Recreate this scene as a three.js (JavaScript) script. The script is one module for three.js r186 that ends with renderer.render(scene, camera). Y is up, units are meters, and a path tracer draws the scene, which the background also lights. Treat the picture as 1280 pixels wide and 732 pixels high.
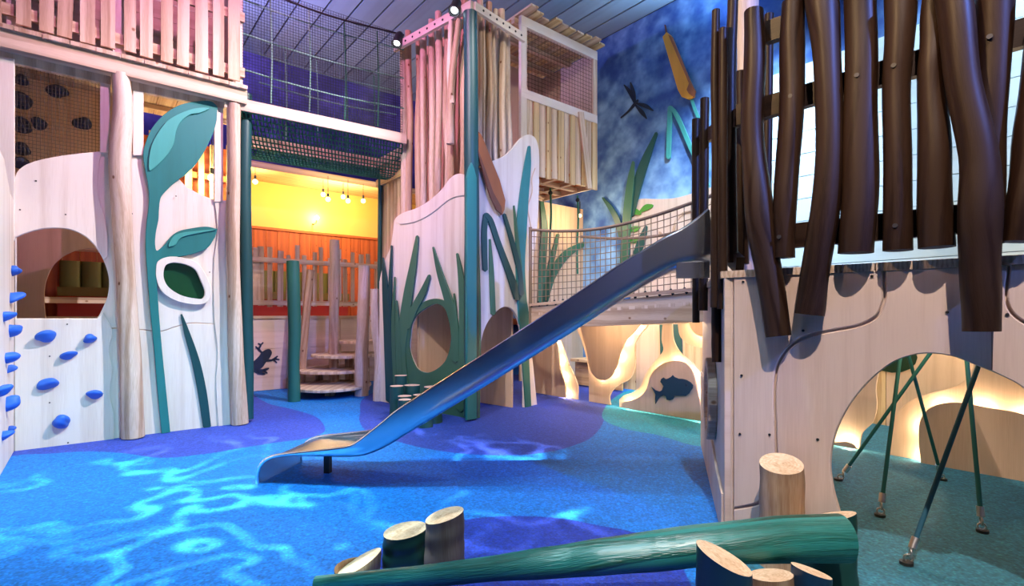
import * as THREE from 'three';
import { mergeGeometries, mergeVertices, toCreasedNormals } from 'three/addons/utils/BufferGeometryUtils.js';
import { RectAreaLightUniformsLib } from 'three/addons/lights/RectAreaLightUniformsLib.js';

// ---------------------------------------------------------------- camera, exposure
const scene = new THREE.Scene();
scene.background = new THREE.Color(0x05060a);
const F = 640, CX = 640, CY = 392, EYE = 1.1;                 // focal length and horizon in 1280x732 pixels, eye height in metres
const camera = new THREE.PerspectiveCamera(2 * Math.atan(366 / F) * 180 / Math.PI, 1280 / 732, 0.05, 60);
camera.position.set(0, EYE, 0);
camera.lookAt(0, EYE, -1);
camera.setViewOffset(1280, 732, 0, 366 - CY, 1280, 732);      // level camera with a raised lens
const renderer = new THREE.WebGLRenderer({ antialias: true });
renderer.toneMapping = THREE.LinearToneMapping;
renderer.toneMappingExposure = 1.2;
renderer.shadowMap.enabled = true;
RectAreaLightUniformsLib.init();

// ---------------------------------------------------------------- small helpers
const V3 = (x, y, z) => new THREE.Vector3(x, y, z);
const rgb = (r, g, b) => new THREE.Color().setRGB(r, g, b);   // linear
let seed = 12345;
const rnd = () => { seed = (seed * 1664525 + 1013904223) >>> 0; return seed / 4294967296; };
const rr = (a, b) => a + (b - a) * rnd();
const taken = {};
function numbered(n) { taken[n] = (taken[n] ?? -1) + 1; return taken[n] ? `${n}_${String(taken[n]).padStart(3, '0')}` : n; }
// a point seen at pixel (px, py) of the photograph at distance d, or lying on the floor
const at = (px, py, d) => V3((px - CX) * d / F, EYE + (CY - py) * d / F, -d);
const onFloor = (px, py) => { const d = EYE * F / (py - CY); return V3((px - CX) * d / F, 0, -d); };

function shade(o) { o.traverse(c => { if (c.isMesh) { c.castShadow = true; c.receiveShadow = true; } }); return o; }
function tag(o, label, category, group, kind) {
  o.userData.label = label;
  if (category) o.userData.category = category;
  if (group) o.userData.group = group;
  if (kind) o.userData.kind = kind;
  return o;
}
function thing(name, label, category, pos = V3(0, 0, 0), turn = 0, group) {
  const g = new THREE.Group(); g.name = numbered(name); g.position.copy(pos); g.rotation.y = turn;
  tag(g, label, category, group); scene.add(g); g.updateMatrixWorld(true); return g;
}
function part(parent, name, geo, mat, label) {
  const m = new THREE.Mesh(geo, mat); m.name = name; m.castShadow = m.receiveShadow = true;
  if (label) m.userData.label = label;
  parent.add(m); return m;
}
function rootOf(p) { while (p.parent && p.parent !== scene) p = p.parent; return p; }
function wpart(parent, name, geo, mat, label) {               // geometry given in world metres
  const r = rootOf(parent); r.updateMatrixWorld(true);
  geo.applyMatrix4(r.matrixWorld.clone().invert());
  return part(parent, name, geo, mat, label);
}
function struct(name, geo, mat, label, pos, turn = 0) {
  const m = new THREE.Mesh(geo, mat); m.name = name; m.castShadow = m.receiveShadow = true;
  if (pos) m.position.copy(pos); m.rotation.y = turn;
  m.userData.kind = 'structure'; if (label) m.userData.label = label; scene.add(m); m.updateMatrixWorld(true); return m;
}
const flat = g => (g.index ? g.toNonIndexed() : g);
const merge = list => mergeGeometries(list.map(g => { const q = flat(g); for (const k of Object.keys(q.attributes)) if (!['position', 'normal', 'uv'].includes(k)) q.deleteAttribute(k); return q; }));

// boxes with uv in metres, grain along the longest side
function box(w, h, d, cx = 0, cy = 0, cz = 0) {
  const g = new THREE.BoxGeometry(w, h, d), p = g.attributes.position, n = g.attributes.normal, uv = g.attributes.uv;
  const ou = rnd() * 3, ov = rnd() * 3, long = w >= h && w >= d ? 0 : h >= d ? 1 : 2;
  for (let i = 0; i < p.count; i++) {
    const c = [p.getX(i), p.getY(i), p.getZ(i)], nn = [n.getX(i), n.getY(i), n.getZ(i)].map(Math.abs);
    const ax = nn.indexOf(Math.max(...nn)), rest = [0, 1, 2].filter(k => k !== ax);
    const v = rest.includes(long) ? long : rest[1], u = rest.find(k => k !== v);
    uv.setXY(i, c[u] + ou, c[v] + ov);
  }
  g.translate(cx, cy, cz); return g;
}
function beam(a, b, w, h, up = V3(0, 1, 0)) {                  // a bar of section w (sideways) x h (along up) from a to b
  const d = b.clone().sub(a), L = d.length(), y = d.normalize();
  const x = V3().crossVectors(y, up).normalize(), z = V3().crossVectors(x, y);
  const g = box(w, L, h, 0, L / 2, 0);
  g.applyMatrix4(new THREE.Matrix4().makeBasis(x, y, z).setPosition(a)); return g;
}
function rod(a, b, r, sides = 6, r2 = r) {
  const d = b.clone().sub(a), L = d.length();
  const g = new THREE.CylinderGeometry(r2, r, L, sides, 1, false); g.translate(0, L / 2, 0);
  g.applyQuaternion(new THREE.Quaternion().setFromUnitVectors(V3(0, 1, 0), d.normalize())); g.translate(a.x, a.y, a.z); return g;
}
function cable(points, r, sides = 8, seg = 40) {
  const c = new THREE.CatmullRomCurve3(points); return new THREE.TubeGeometry(c, seg, r, sides, false);
}
// a trunk swept along points with a radius at each; ends may be cut on a slant. Returns side and two cut faces
function trunk(points, radii, o = {}) {
  const { seg = 14, rings = 28, wob = 0.07, tilt0 = [0, 0], tilt1 = [0, 0], sd = rnd() * 50 } = o;
  const curve = points.length > 2 ? new THREE.CatmullRomCurve3(points) : new THREE.LineCurve3(points[0], points[1]);
  const P = [], UV = [], I = [], ends = [[], []]; let len = 0, prev = null;
  let ref = null; const oU = rnd() * 2, oV = rnd() * 2;
  for (let i = 0; i <= rings; i++) {
    const t = i / rings, c = curve.getPoint(t), T = curve.getTangent(t).normalize();
    if (!ref) ref = Math.abs(T.y) > 0.8 ? V3(1, 0, 0) : V3(0, 1, 0);
    const X = ref.clone().sub(T.clone().multiplyScalar(ref.dot(T))).normalize(), Z = V3().crossVectors(X, T); ref = X;
    const f = t * (radii.length - 1), k = Math.min(Math.floor(f), radii.length - 2), u0 = f - k, s = u0 * u0 * (3 - 2 * u0);
    const r = radii[k] + (radii[k + 1] - radii[k]) * s;
    if (prev) len += c.distanceTo(prev); prev = c;
    for (let j = 0; j <= seg; j++) {
      const a = j / seg * Math.PI * 2, ca = Math.cos(a), sa = Math.sin(a);
      const q = r * (1 + wob * (Math.sin(a * 2 + sd + t * 3.1) * 0.5 + Math.sin(a * 3 + sd * 1.7 - t * 5.3) * 0.3 + Math.sin(t * 17 + sd + a) * 0.35));
      const x = q * ca, z = q * sa;
      const e0 = (tilt0[0] * x + tilt0[1] * z) * Math.max(0, 1 - t * 4), e1 = (tilt1[0] * x + tilt1[1] * z) * Math.max(0, 1 - (1 - t) * 4);
      const v = c.clone().addScaledVector(X, x).addScaledVector(Z, z).addScaledVector(T, e0 + e1);
      P.push(v.x, v.y, v.z); UV.push(a * r + oU, len + oV);
      if (i === 0 && j < seg) ends[0].push(v); if (i === rings && j < seg) ends[1].push(v);
    }
  }
  for (let i = 0; i < rings; i++) for (let j = 0; j < seg; j++) {
    const a = i * (seg + 1) + j, b = a + seg + 1; I.push(a, a + 1, b, b, a + 1, b + 1);
  }
  const side = new THREE.BufferGeometry();
  side.setAttribute('position', new THREE.Float32BufferAttribute(P, 3)); side.setAttribute('uv', new THREE.Float32BufferAttribute(UV, 2)); side.setIndex(I);
  side.computeVertexNormals();
  { const n = side.attributes.normal; for (let i = 0; i <= rings; i++) { const a = i * (seg + 1), b = a + seg; const v = V3(n.getX(a) + n.getX(b), n.getY(a) + n.getY(b), n.getZ(a) + n.getZ(b)).normalize(); n.setXYZ(a, v.x, v.y, v.z); n.setXYZ(b, v.x, v.y, v.z); } }
  const cap = (ring, flip) => {
    const c = V3(); ring.forEach(v => c.add(v)); c.divideScalar(ring.length); const p = [], uv = [];
    const r0 = ring[0].distanceTo(c);
    for (let j = 0; j < ring.length; j++) {
      const a = ring[j], b = ring[(j + 1) % ring.length], q = flip ? [c, b, a] : [c, a, b];
      for (const v of q) { p.push(v.x, v.y, v.z); const k = v === c ? 0 : v === a ? j : j + 1, an = k / ring.length * 6.283; uv.push(v === c ? 0.5 : 0.5 + Math.cos(an) * 0.45, v === c ? 0.5 : 0.5 + Math.sin(an) * 0.45); }
    }
    const g = new THREE.BufferGeometry(); g.setAttribute('position', new THREE.Float32BufferAttribute(p, 3)); g.setAttribute('uv', new THREE.Float32BufferAttribute(uv, 2)); g.computeVertexNormals(); return g;
  };
  return { side, cap0: cap(ends[0], false), cap1: cap(ends[1], true) };
}
const solidTrunk = (p, r, o) => { const t = trunk(p, r, o); return merge([t.side, t.cap0, t.cap1]); };

// a vertical plane standing in the room: u runs to the viewer's right, v is height, z is out of the plane
class Frame {
  constructor(o, ux, uz) { const l = Math.hypot(ux, uz); this.o = o.clone().setY(0); this.U = V3(ux / l, 0, uz / l); this.turn = Math.atan2(-this.U.z, this.U.x); this.N = V3(Math.sin(this.turn), 0, Math.cos(this.turn)); }
  uv(px, py, z = 0) {
    const r = V3((px - CX) / F, (CY - py) / F, -1), c = V3(0, EYE, 0);
    const t = (z - c.clone().sub(this.o).dot(this.N)) / r.dot(this.N), p = c.addScaledVector(r, t);
    return [p.clone().sub(this.o).dot(this.U), p.y];
  }
  p(px, py, z = 0) { const [u, v] = this.uv(px, py, z); return V3(u, v, z); }           // local point
  w(u, v, z) { return this.o.clone().addScaledVector(this.U, u).addScaledVector(this.N, z).setY(v); }   // world point
  wp(px, py, z = 0) { const [u, v] = this.uv(px, py, z); return this.w(u, v, z); }
  back(z) { const f = new Frame(this.o.clone().addScaledVector(this.N, z), this.U.x, this.U.z); return f; }
  thing(name, label, cat, group) { return thing(name, label, cat, this.o, this.turn, group); }
}
// smooth curve through pixel points
function S(pts, n = 6, closed = false) {
  const c = new THREE.CatmullRomCurve3(pts.map(p => V3(p[0], p[1], p[2] ?? 0)), closed, 'centripetal');
  const m = pts.length * n, out = c.getPoints(m).map(v => [v.x, v.y, v.z]); if (closed) out.pop(); return out;
}
const poly = (fr, px, z) => px.map(p => { const q = fr.uv(p[0], p[1], z); return new THREE.Vector2(q[0], q[1]); });
function extrude(shape, thick, front, bevel = 0.003) {
  const g = new THREE.ExtrudeGeometry(shape, { depth: Math.max(thick - 2 * bevel, 0.001), bevelEnabled: bevel > 0, bevelThickness: bevel, bevelSize: bevel, bevelOffset: -bevel, bevelSegments: 1, curveSegments: 8 });
  g.translate(0, 0, front - thick + bevel); return g;
}
// a board cut to an outline (photo pixels on the plane), front face at z = front
function plate(fr, outline, thick, front = 0, holes = [], bevel = 0.003) {
  const sh = new THREE.Shape(poly(fr, outline, front));
  for (const h of holes) sh.holes.push(new THREE.Path(poly(fr, h, front)));
  return extrude(sh, thick, front, bevel);
}
// outline of a leaf blade from a centre line of [x, y, halfwidth]
function bladePx(pts, n = 6) {
  const c = S(pts, n), L = [], R = [];
  for (let i = 0; i < c.length; i++) {
    const a = c[Math.max(i - 1, 0)], b = c[Math.min(i + 1, c.length - 1)]; let dx = b[0] - a[0], dy = b[1] - a[1]; const l = Math.hypot(dx, dy) || 1; dx /= l; dy /= l;
    const w = Math.max(c[i][2], 0.25); L.push([c[i][0] - dy * w, c[i][1] + dx * w]); R.push([c[i][0] + dy * w, c[i][1] - dx * w]);
  }
  const cap = (q, i, d) => { const a = c[i], b = c[i + d]; let dx = a[0] - b[0], dy = a[1] - b[1]; const l = Math.hypot(dx, dy); return [a[0] + dx / l * a[2] * 0.8, a[1] + dy / l * a[2] * 0.8]; };
  return [cap(c, 0, 1), ...L, cap(c, c.length - 1, -1), ...R.reverse()];
}
const blade = (fr, pts, thick, front) => plate(fr, bladePx(pts), thick, front, [], Math.min(0.002, thick / 4));

// ---------------------------------------------------------------- procedural textures
function lattice(sd, n = 256) { let s = sd * 7919 + 17; const a = new Float32Array(n * n); for (let i = 0; i < a.length; i++) { s = (s * 1664525 + 1013904223) >>> 0; a[i] = s / 4294967296; } return a; }
const LAT = lattice(3);
function noise(x, y) {
  const xi = Math.floor(x), yi = Math.floor(y), fx = x - xi, fy = y - yi, sx = fx * fx * (3 - 2 * fx), sy = fy * fy * (3 - 2 * fy);
  const g = (i, j) => LAT[((j & 255) << 8) | (i & 255)];
  return (g(xi, yi) * (1 - sx) + g(xi + 1, yi) * sx) * (1 - sy) + (g(xi, yi + 1) * (1 - sx) + g(xi + 1, yi + 1) * sx) * sy;
}
const fbm = (x, y, o = 4) => { let a = 0, w = 0.5, t = 0; for (let i = 0; i < o; i++) { a += noise(x, y) * w; t += w; w *= 0.5; x = x * 2.03 + 7.1; y = y * 2.03 + 3.7; } return a / t; };
const mix = (a, b, t) => a + (b - a) * t, clamp = (x, a = 0, b = 1) => Math.min(b, Math.max(a, x));
const smooth = (a, b, x) => { const t = clamp((x - a) / (b - a)); return t * t * (3 - 2 * t); };
function tex(w, h, fn, { srgb = true, wrap = THREE.MirroredRepeatWrapping } = {}) {
  const d = new Uint8Array(w * h * 4);
  for (let y = 0; y < h; y++) for (let x = 0; x < w; x++) { const c = fn(x, y), k = (y * w + x) * 4; d[k] = clamp(c[0]) * 255; d[k + 1] = clamp(c[1]) * 255; d[k + 2] = clamp(c[2]) * 255; d[k + 3] = 255; }
  const t = new THREE.DataTexture(d, w, h, THREE.RGBAFormat); t.magFilter = t.minFilter = THREE.LinearFilter; t.wrapS = t.wrapT = wrap; if (srgb) t.colorSpace = THREE.SRGBColorSpace; t.needsUpdate = true; return t;
}
// wood: grain runs along v; one tile is sx by sy metres
function woodTex(sd, W, H, sx, sy, k) {
  const t = tex(W, H, (x, y) => {
    const u = x / W * sx, v = y / H * sy;
    const wav = fbm(u * 3 + sd, v * 1.1 + sd, 3) * k.wave;
    let g = fbm((u + wav) * k.freq + sd * 3, v * k.freq * 0.035 + sd, 4);
    g = mix(g, 0.5 + 0.5 * Math.sin((u + wav) * k.freq * 1.3 + g * 4), k.rings);
    const fine = noise(x * 0.9, y * 0.06 + sd * 11);
    let dark = clamp((g - 0.35) * 1.4) * k.grain + (fine - 0.5) * k.fine + (fbm(u * 2 + 9 * sd, v * 0.8, 3) - 0.5) * k.patch;
    if (k.knots) { const cx = Math.floor(u / 0.22), cy = Math.floor(v / 0.55), q = LAT[(cx * 31 + cy * 77 + sd * 13) & 65535], r = LAT[(cx * 53 + cy * 29 + 7 + sd) & 65535]; const du = (u / 0.22 - cx - 0.2 - q * 0.6) * 0.22, dv = (v / 0.55 - cy - 0.2 - r * 0.6) * 0.55; const dd = Math.hypot(du, dv * 0.7); if (q > 0.45) dark += k.knots * (1 - smooth(0.004, 0.015, dd)); }
    return [1 - dark * 0.75, 1 - dark, 1 - dark * 1.2];
  });
  t.repeat.set(1 / sx, 1 / sy); return t;
}
const T_PLY = woodTex(1, 512, 512, 1.2, 2.4, { wave: 0.05, freq: 16, rings: 0.15, grain: 0.16, fine: 0.05, patch: 0.12, knots: 0 });
const T_PINE = woodTex(2, 512, 1024, 0.6, 2.4, { wave: 0.05, freq: 42, rings: 0.45, grain: 0.3, fine: 0.1, patch: 0.22, knots: 0.42 });
const T_LOG = woodTex(4, 512, 1024, 0.7, 2.4, { wave: 0.09, freq: 26, rings: 0.15, grain: 0.42, fine: 0.16, patch: 0.45, knots: 0.5 });
const T_DARK = woodTex(5, 512, 1024, 0.5, 2.0, { wave: 0.08, freq: 34, rings: 0.25, grain: 0.85, fine: 0.35, patch: 0.6, knots: 0 });
const T_PAINT = woodTex(6, 512, 512, 1.0, 1.6, { wave: 0.05, freq: 12, rings: 0.0, grain: 0.1, fine: 0.03, patch: 0.25, knots: 0 });
const T_RING = tex(256, 256, (x, y) => { const u = x / 128 - 1, v = y / 128 - 1, r = Math.hypot(u, v) + (fbm(u * 2 + 5, v * 2 + 5, 3) - 0.5) * 0.25; const k = 0.5 + 0.5 * Math.sin(r * 46); const d = k * 0.05 + fbm(u * 9 + 3, v * 9, 3) * 0.22 + (fbm(u * 1.5, v * 1.5 + 9, 2) > 0.55 ? 0.06 : 0); return [1 - d * 0.7, 1 - d, 1 - d * 1.25]; });
const T_STREAK = woodTex(8, 512, 1024, 0.6, 2.0, { wave: 0.06, freq: 30, rings: 0.1, grain: 0.75, fine: 0.2, patch: 0.5, knots: 0 });
const std = (color, o = {}) => new THREE.MeshStandardMaterial({ color, roughness: 0.6, ...o });
const M = {
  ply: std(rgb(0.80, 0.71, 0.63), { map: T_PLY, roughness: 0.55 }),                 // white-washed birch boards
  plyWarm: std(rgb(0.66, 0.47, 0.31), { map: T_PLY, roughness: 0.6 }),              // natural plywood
  birch: std(rgb(0.68, 0.52, 0.42), { map: T_PLY, roughness: 0.6 }),
  pine: std(rgb(0.74, 0.58, 0.43), { map: T_PINE, roughness: 0.6 }),
  pineB: std(rgb(0.66, 0.49, 0.34), { map: T_PINE, roughness: 0.6 }),
  pineWarm: std(rgb(0.72, 0.52, 0.27), { map: T_PINE, roughness: 0.6 }),
  log: std(rgb(0.74, 0.60, 0.50), { map: T_LOG, roughness: 0.65 }),
  logB: std(rgb(0.64, 0.46, 0.33), { map: T_LOG, roughness: 0.65 }),
  logC: std(rgb(0.56, 0.41, 0.30), { map: T_LOG, roughness: 0.7 }),
  stick: std(rgb(0.78, 0.64, 0.52), { map: T_LOG, roughness: 0.6 }),
  cut: std(rgb(0.88, 0.66, 0.44), { map: T_RING, roughness: 0.7 }),
  darkPole: new THREE.MeshPhysicalMaterial({ color: rgb(0.030, 0.015, 0.0085), map: T_DARK, roughness: 0.45, specularIntensity: 0.4 }),
  green: std(rgb(0.018, 0.135, 0.105), { map: T_PAINT, roughness: 0.45 }),
  reed: std(rgb(0.045, 0.145, 0.088), { map: T_PAINT, roughness: 0.5 }),
  reedDark: std(rgb(0.012, 0.075, 0.065), { map: T_PAINT, roughness: 0.5 }),
  teal: std(rgb(0.018, 0.19, 0.19), { map: T_PAINT, roughness: 0.45 }),
  tealLight: std(rgb(0.06, 0.37, 0.34), { map: T_PAINT, roughness: 0.45 }),
  tealDeep: std(rgb(0.006, 0.062, 0.07), { map: T_PAINT, roughness: 0.45 }),
  forest: std(rgb(0.004, 0.03, 0.012), { roughness: 0.3 }),
  rust: std(rgb(0.36, 0.115, 0.035), { map: T_PAINT, roughness: 0.5 }),
  rustDark: std(rgb(0.16, 0.05, 0.03), { map: T_PAINT, roughness: 0.5 }),
  amber: std(rgb(0.80, 0.36, 0.03), { map: T_PAINT, roughness: 0.5 }),
  navy: std(rgb(0.008, 0.018, 0.045), { roughness: 0.5 }),
  fish: std(rgb(0.012, 0.045, 0.075), { roughness: 0.4 }),
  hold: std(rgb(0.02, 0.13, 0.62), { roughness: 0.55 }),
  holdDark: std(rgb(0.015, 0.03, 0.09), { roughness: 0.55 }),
  steel: std(rgb(0.62, 0.64, 0.68), { metalness: 1, roughness: 0.27 }),
  steelRim: std(rgb(0.82, 0.83, 0.86), { metalness: 1, roughness: 0.16 }),
  black: std(rgb(0.012, 0.012, 0.014), { roughness: 0.5 }),
  screw: std(rgb(0.05, 0.045, 0.04), { metalness: 0.6, roughness: 0.5 }),
  wire: std(rgb(0.06, 0.045, 0.04), { metalness: 0.4, roughness: 0.6 }),
  rope: std(rgb(0.22, 0.15, 0.10), { roughness: 0.9 }),
  ropeGreen: std(rgb(0.02, 0.16, 0.09), { roughness: 0.85 }),
  ropePale: std(rgb(0.20, 0.42, 0.34), { roughness: 0.85 }),
  netDark: std(rgb(0.015, 0.02, 0.022), { roughness: 0.9 }),
  ropeBlue: std(rgb(0.012, 0.09, 0.14), { roughness: 0.8 }),
  ropeTeal: std(rgb(0.012, 0.13, 0.12), { roughness: 0.8 }),
  silver: std(rgb(0.7, 0.66, 0.6), { metalness: 1, roughness: 0.3 }),
  yellow: std(rgb(0.88, 0.56, 0.13), { roughness: 0.8 }),
  orangeWood: std(rgb(0.55, 0.13, 0.025), { map: T_PINE, roughness: 0.6 }),
  red: std(rgb(0.42, 0.06, 0.03), { roughness: 0.8 }),
  olive: std(rgb(0.17, 0.16, 0.03), { roughness: 0.45 }),
  plum: std(rgb(0.06, 0.05, 0.16), { roughness: 0.85 }),
  plaster: std(rgb(0.45, 0.44, 0.47), { roughness: 0.9 }),
  leaf: std(rgb(0.06, 0.26, 0.03), { roughness: 0.5 }),
};
const glow = (r, g, b) => new THREE.MeshStandardMaterial({ color: 0x111111, emissive: rgb(r, g, b), emissiveIntensity: 1, roughness: 0.5 });

// ---------------------------------------------------------------- the room's axes: A runs along the left playhouse, B along the mural wall
const A = V3(0.773, 0, -0.634).normalize(), B = V3(-0.634, 0, -0.773).normalize();
const ROOM = new Frame(V3(0, 0, 0), A.x, A.z);                 // local x = along A, local z = against B
const CEIL = 5.9, A0 = -3, A1 = 6.91, B0 = -3, B1 = 10.33, B2 = 11.13;
const rm = (a, b, y) => A.clone().multiplyScalar(a).addScaledVector(B, b).setY(y);
const LF = new Frame(onFloor(313, 527), A.x, A.z);             // left playhouse front
const WF = new Frame(onFloor(340, 487), A.x, A.z);             // mezzanine wall behind the steps
const GP = new Frame(onFloor(670, 490), -B.x, -B.z);           // backlit partition under the bridge
const MW = new Frame(rm(A1, 6, 0), -B.x, -B.z);                // mural wall
const TL = new Frame(onFloor(590, 523), 0.757, 0.654), TR = new Frame(onFloor(590, 523), 0.654, -0.757);
const RF = new Frame(onFloor(908, 667), 0.738, 0.675);         // right platform front
const RSs = new Frame(onFloor(905, 667), -0.296, 0.955);       // its left side

// ---------------------------------------------------------------- lights: track spots and ceiling panels
function trackSpot(pos, target, color, cd, deg, o = {}) {
  const g = thing('track_spotlight', o.label ?? 'black can spotlight hanging from the ceiling track', 'spotlight', pos, 0, o.label ? undefined : 'ceiling track spotlights');
  const dir = target.clone().sub(pos).normalize(), q = new THREE.Quaternion().setFromUnitVectors(V3(0, 0, 1), dir);
  const can = new THREE.LatheGeometry([[0, -0.16], [0.035, -0.16], [0.05, -0.13], [0.055, 0], [0.062, 0.02], [0.055, 0.02], [0.05, -0.01], [0, -0.012]].map(p => new THREE.Vector2(p[0], p[1])), 20);
  can.rotateX(Math.PI / 2); can.applyQuaternion(q); part(g, 'housing', can, M.black);
  const lens = new THREE.CylinderGeometry(0.034, 0.034, 0.004, 20); lens.rotateX(Math.PI / 2); lens.applyQuaternion(q);
  part(g, 'lens', lens, glow(color.r * (o.lens ?? 6), color.g * (o.lens ?? 6), color.b * (o.lens ?? 6)));
  const stem = o.stemTo ?? V3(pos.x, CEIL - 0.01, pos.z);
  part(g, 'stem', rod(dir.clone().multiplyScalar(-0.1), stem.clone().sub(pos), 0.012, 8), M.black);
  const s = new THREE.SpotLight(color, cd, 0, deg * Math.PI / 180, o.soft ?? 0.6, 2);
  s.position.copy(pos).addScaledVector(dir, 0.03); s.target.position.copy(target); s.castShadow = true; s.shadow.mapSize.set(1024, 1024); s.shadow.radius = o.size ?? 1.5;
  scene.add(s); scene.add(s.target); return g;
}
const WARMW = rgb(1, 0.90, 0.93), PINK = rgb(1, 0.34, 0.74), COOL = rgb(0.62, 0.80, 1), CYAN = rgb(0.35, 0.85, 1), BLUE = rgb(0.16, 0.28, 1), AMB = rgb(1, 0.66, 0.34), VIO = rgb(0.48, 0.36, 1);
trackSpot(V3(0.9, 5.4, -4.1), V3(-3.4, 1.2, -4.7), WARMW, 118, 30, { size: 1 });
trackSpot(V3(-1.9, 5.5, -1.2), V3(-0.4, 2.2, -5.7), WARMW, 64, 22, { size: 1.5 });
trackSpot(V3(-1.2, 5.6, -2.9), V3(-3.1, 4.0, -4.9), PINK, 27, 34);
trackSpot(V3(-2.3, 5.5, -3.2), V3(-1.3, 3.6, -6.0), PINK, 34, 30);
trackSpot(V3(1.0, 5.5, -2.6), V3(0.7, 3.9, -6.6), rgb(1, 0.86, 0.66), 20, 26);
trackSpot(V3(2.5, 5.5, -4.7), V3(3.1, 2.3, -7.1), COOL, 115, 34);
trackSpot(V3(3.4, 5.5, -3.0), V3(4.6, 2.2, -5.4), rgb(0.75, 0.90, 1), 54, 44);
trackSpot(V3(3.3, 4.3, 0.9), V3(1.9, 2.6, -2.2), BLUE, 130, 22);
trackSpot(V3(-1.9, 4.4, -0.6), V3(1.7, 2.5, -2.4), AMB, 56, 17);
trackSpot(V3(0.4, 5.5, 0.6), V3(1.6, 0.3, -2.2), rgb(1, 0.84, 0.76), 92, 19);
trackSpot(V3(-0.6, 5.5, -1.6), V3(-2.1, 0, -3.5), CYAN, 110, 26, { soft: 1 });
trackSpot(V3(0.3, 5.5, -2.2), V3(0.3, 0, -3.4), rgb(0.55, 0.8, 1), 30, 34, { soft: 1 });
trackSpot(V3(-0.2, 5.5, -0.6), V3(0.0, 0.1, -2.0), rgb(0.7, 0.85, 1), 34, 20, { soft: 1 });
trackSpot(V3(0.1, 5.5, -3.6), V3(1.5, 0.3, -6.0), rgb(1, 0.82, 0.7), 58, 24, { soft: 1 });
trackSpot(V3(-3.95, 5.2, -6.1), V3(-3.9, 4.6, -8.8), VIO, 22, 60, { soft: 1 });
trackSpot(rm(6.6, 3.3, 4.7), rm(5.7, 3.9, CEIL + 1), rgb(0.45, 0.72, 1), 40, 58, { soft: 1, stemTo: rm(6.88, 3.3, 4.7) });
trackSpot(rm(0.2, 7.5, 4.4), rm(1.2, 7.2, CEIL), rgb(0.5, 0.4, 1), 60, 75, { soft: 1 });
for (const [a, b] of [[-0.5, -1.2], [3.2, -1.2]]) {            // two ceiling panels behind the photographer
  const g = thing('ceiling_panel_light', 'square white ceiling panel light behind the open floor', 'light', rm(a, b, CEIL - 0.06), ROOM.turn, 'ceiling panel lights');
  part(g, 'frame', box(1.3, 0.05, 1.3, 0, 0.03, 0), M.plaster);
  part(g, 'diffuser', box(1.2, 0.01, 1.2, 0, 0, 0), glow(0.5, 0.5, 0.55));
  const l = new THREE.RectAreaLight(rgb(0.92, 0.90, 1), 2.6, 1.2, 1.2); l.position.copy(rm(a, b, CEIL - 0.08)); l.lookAt(rm(a, b, 0)); scene.add(l);
}

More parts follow.
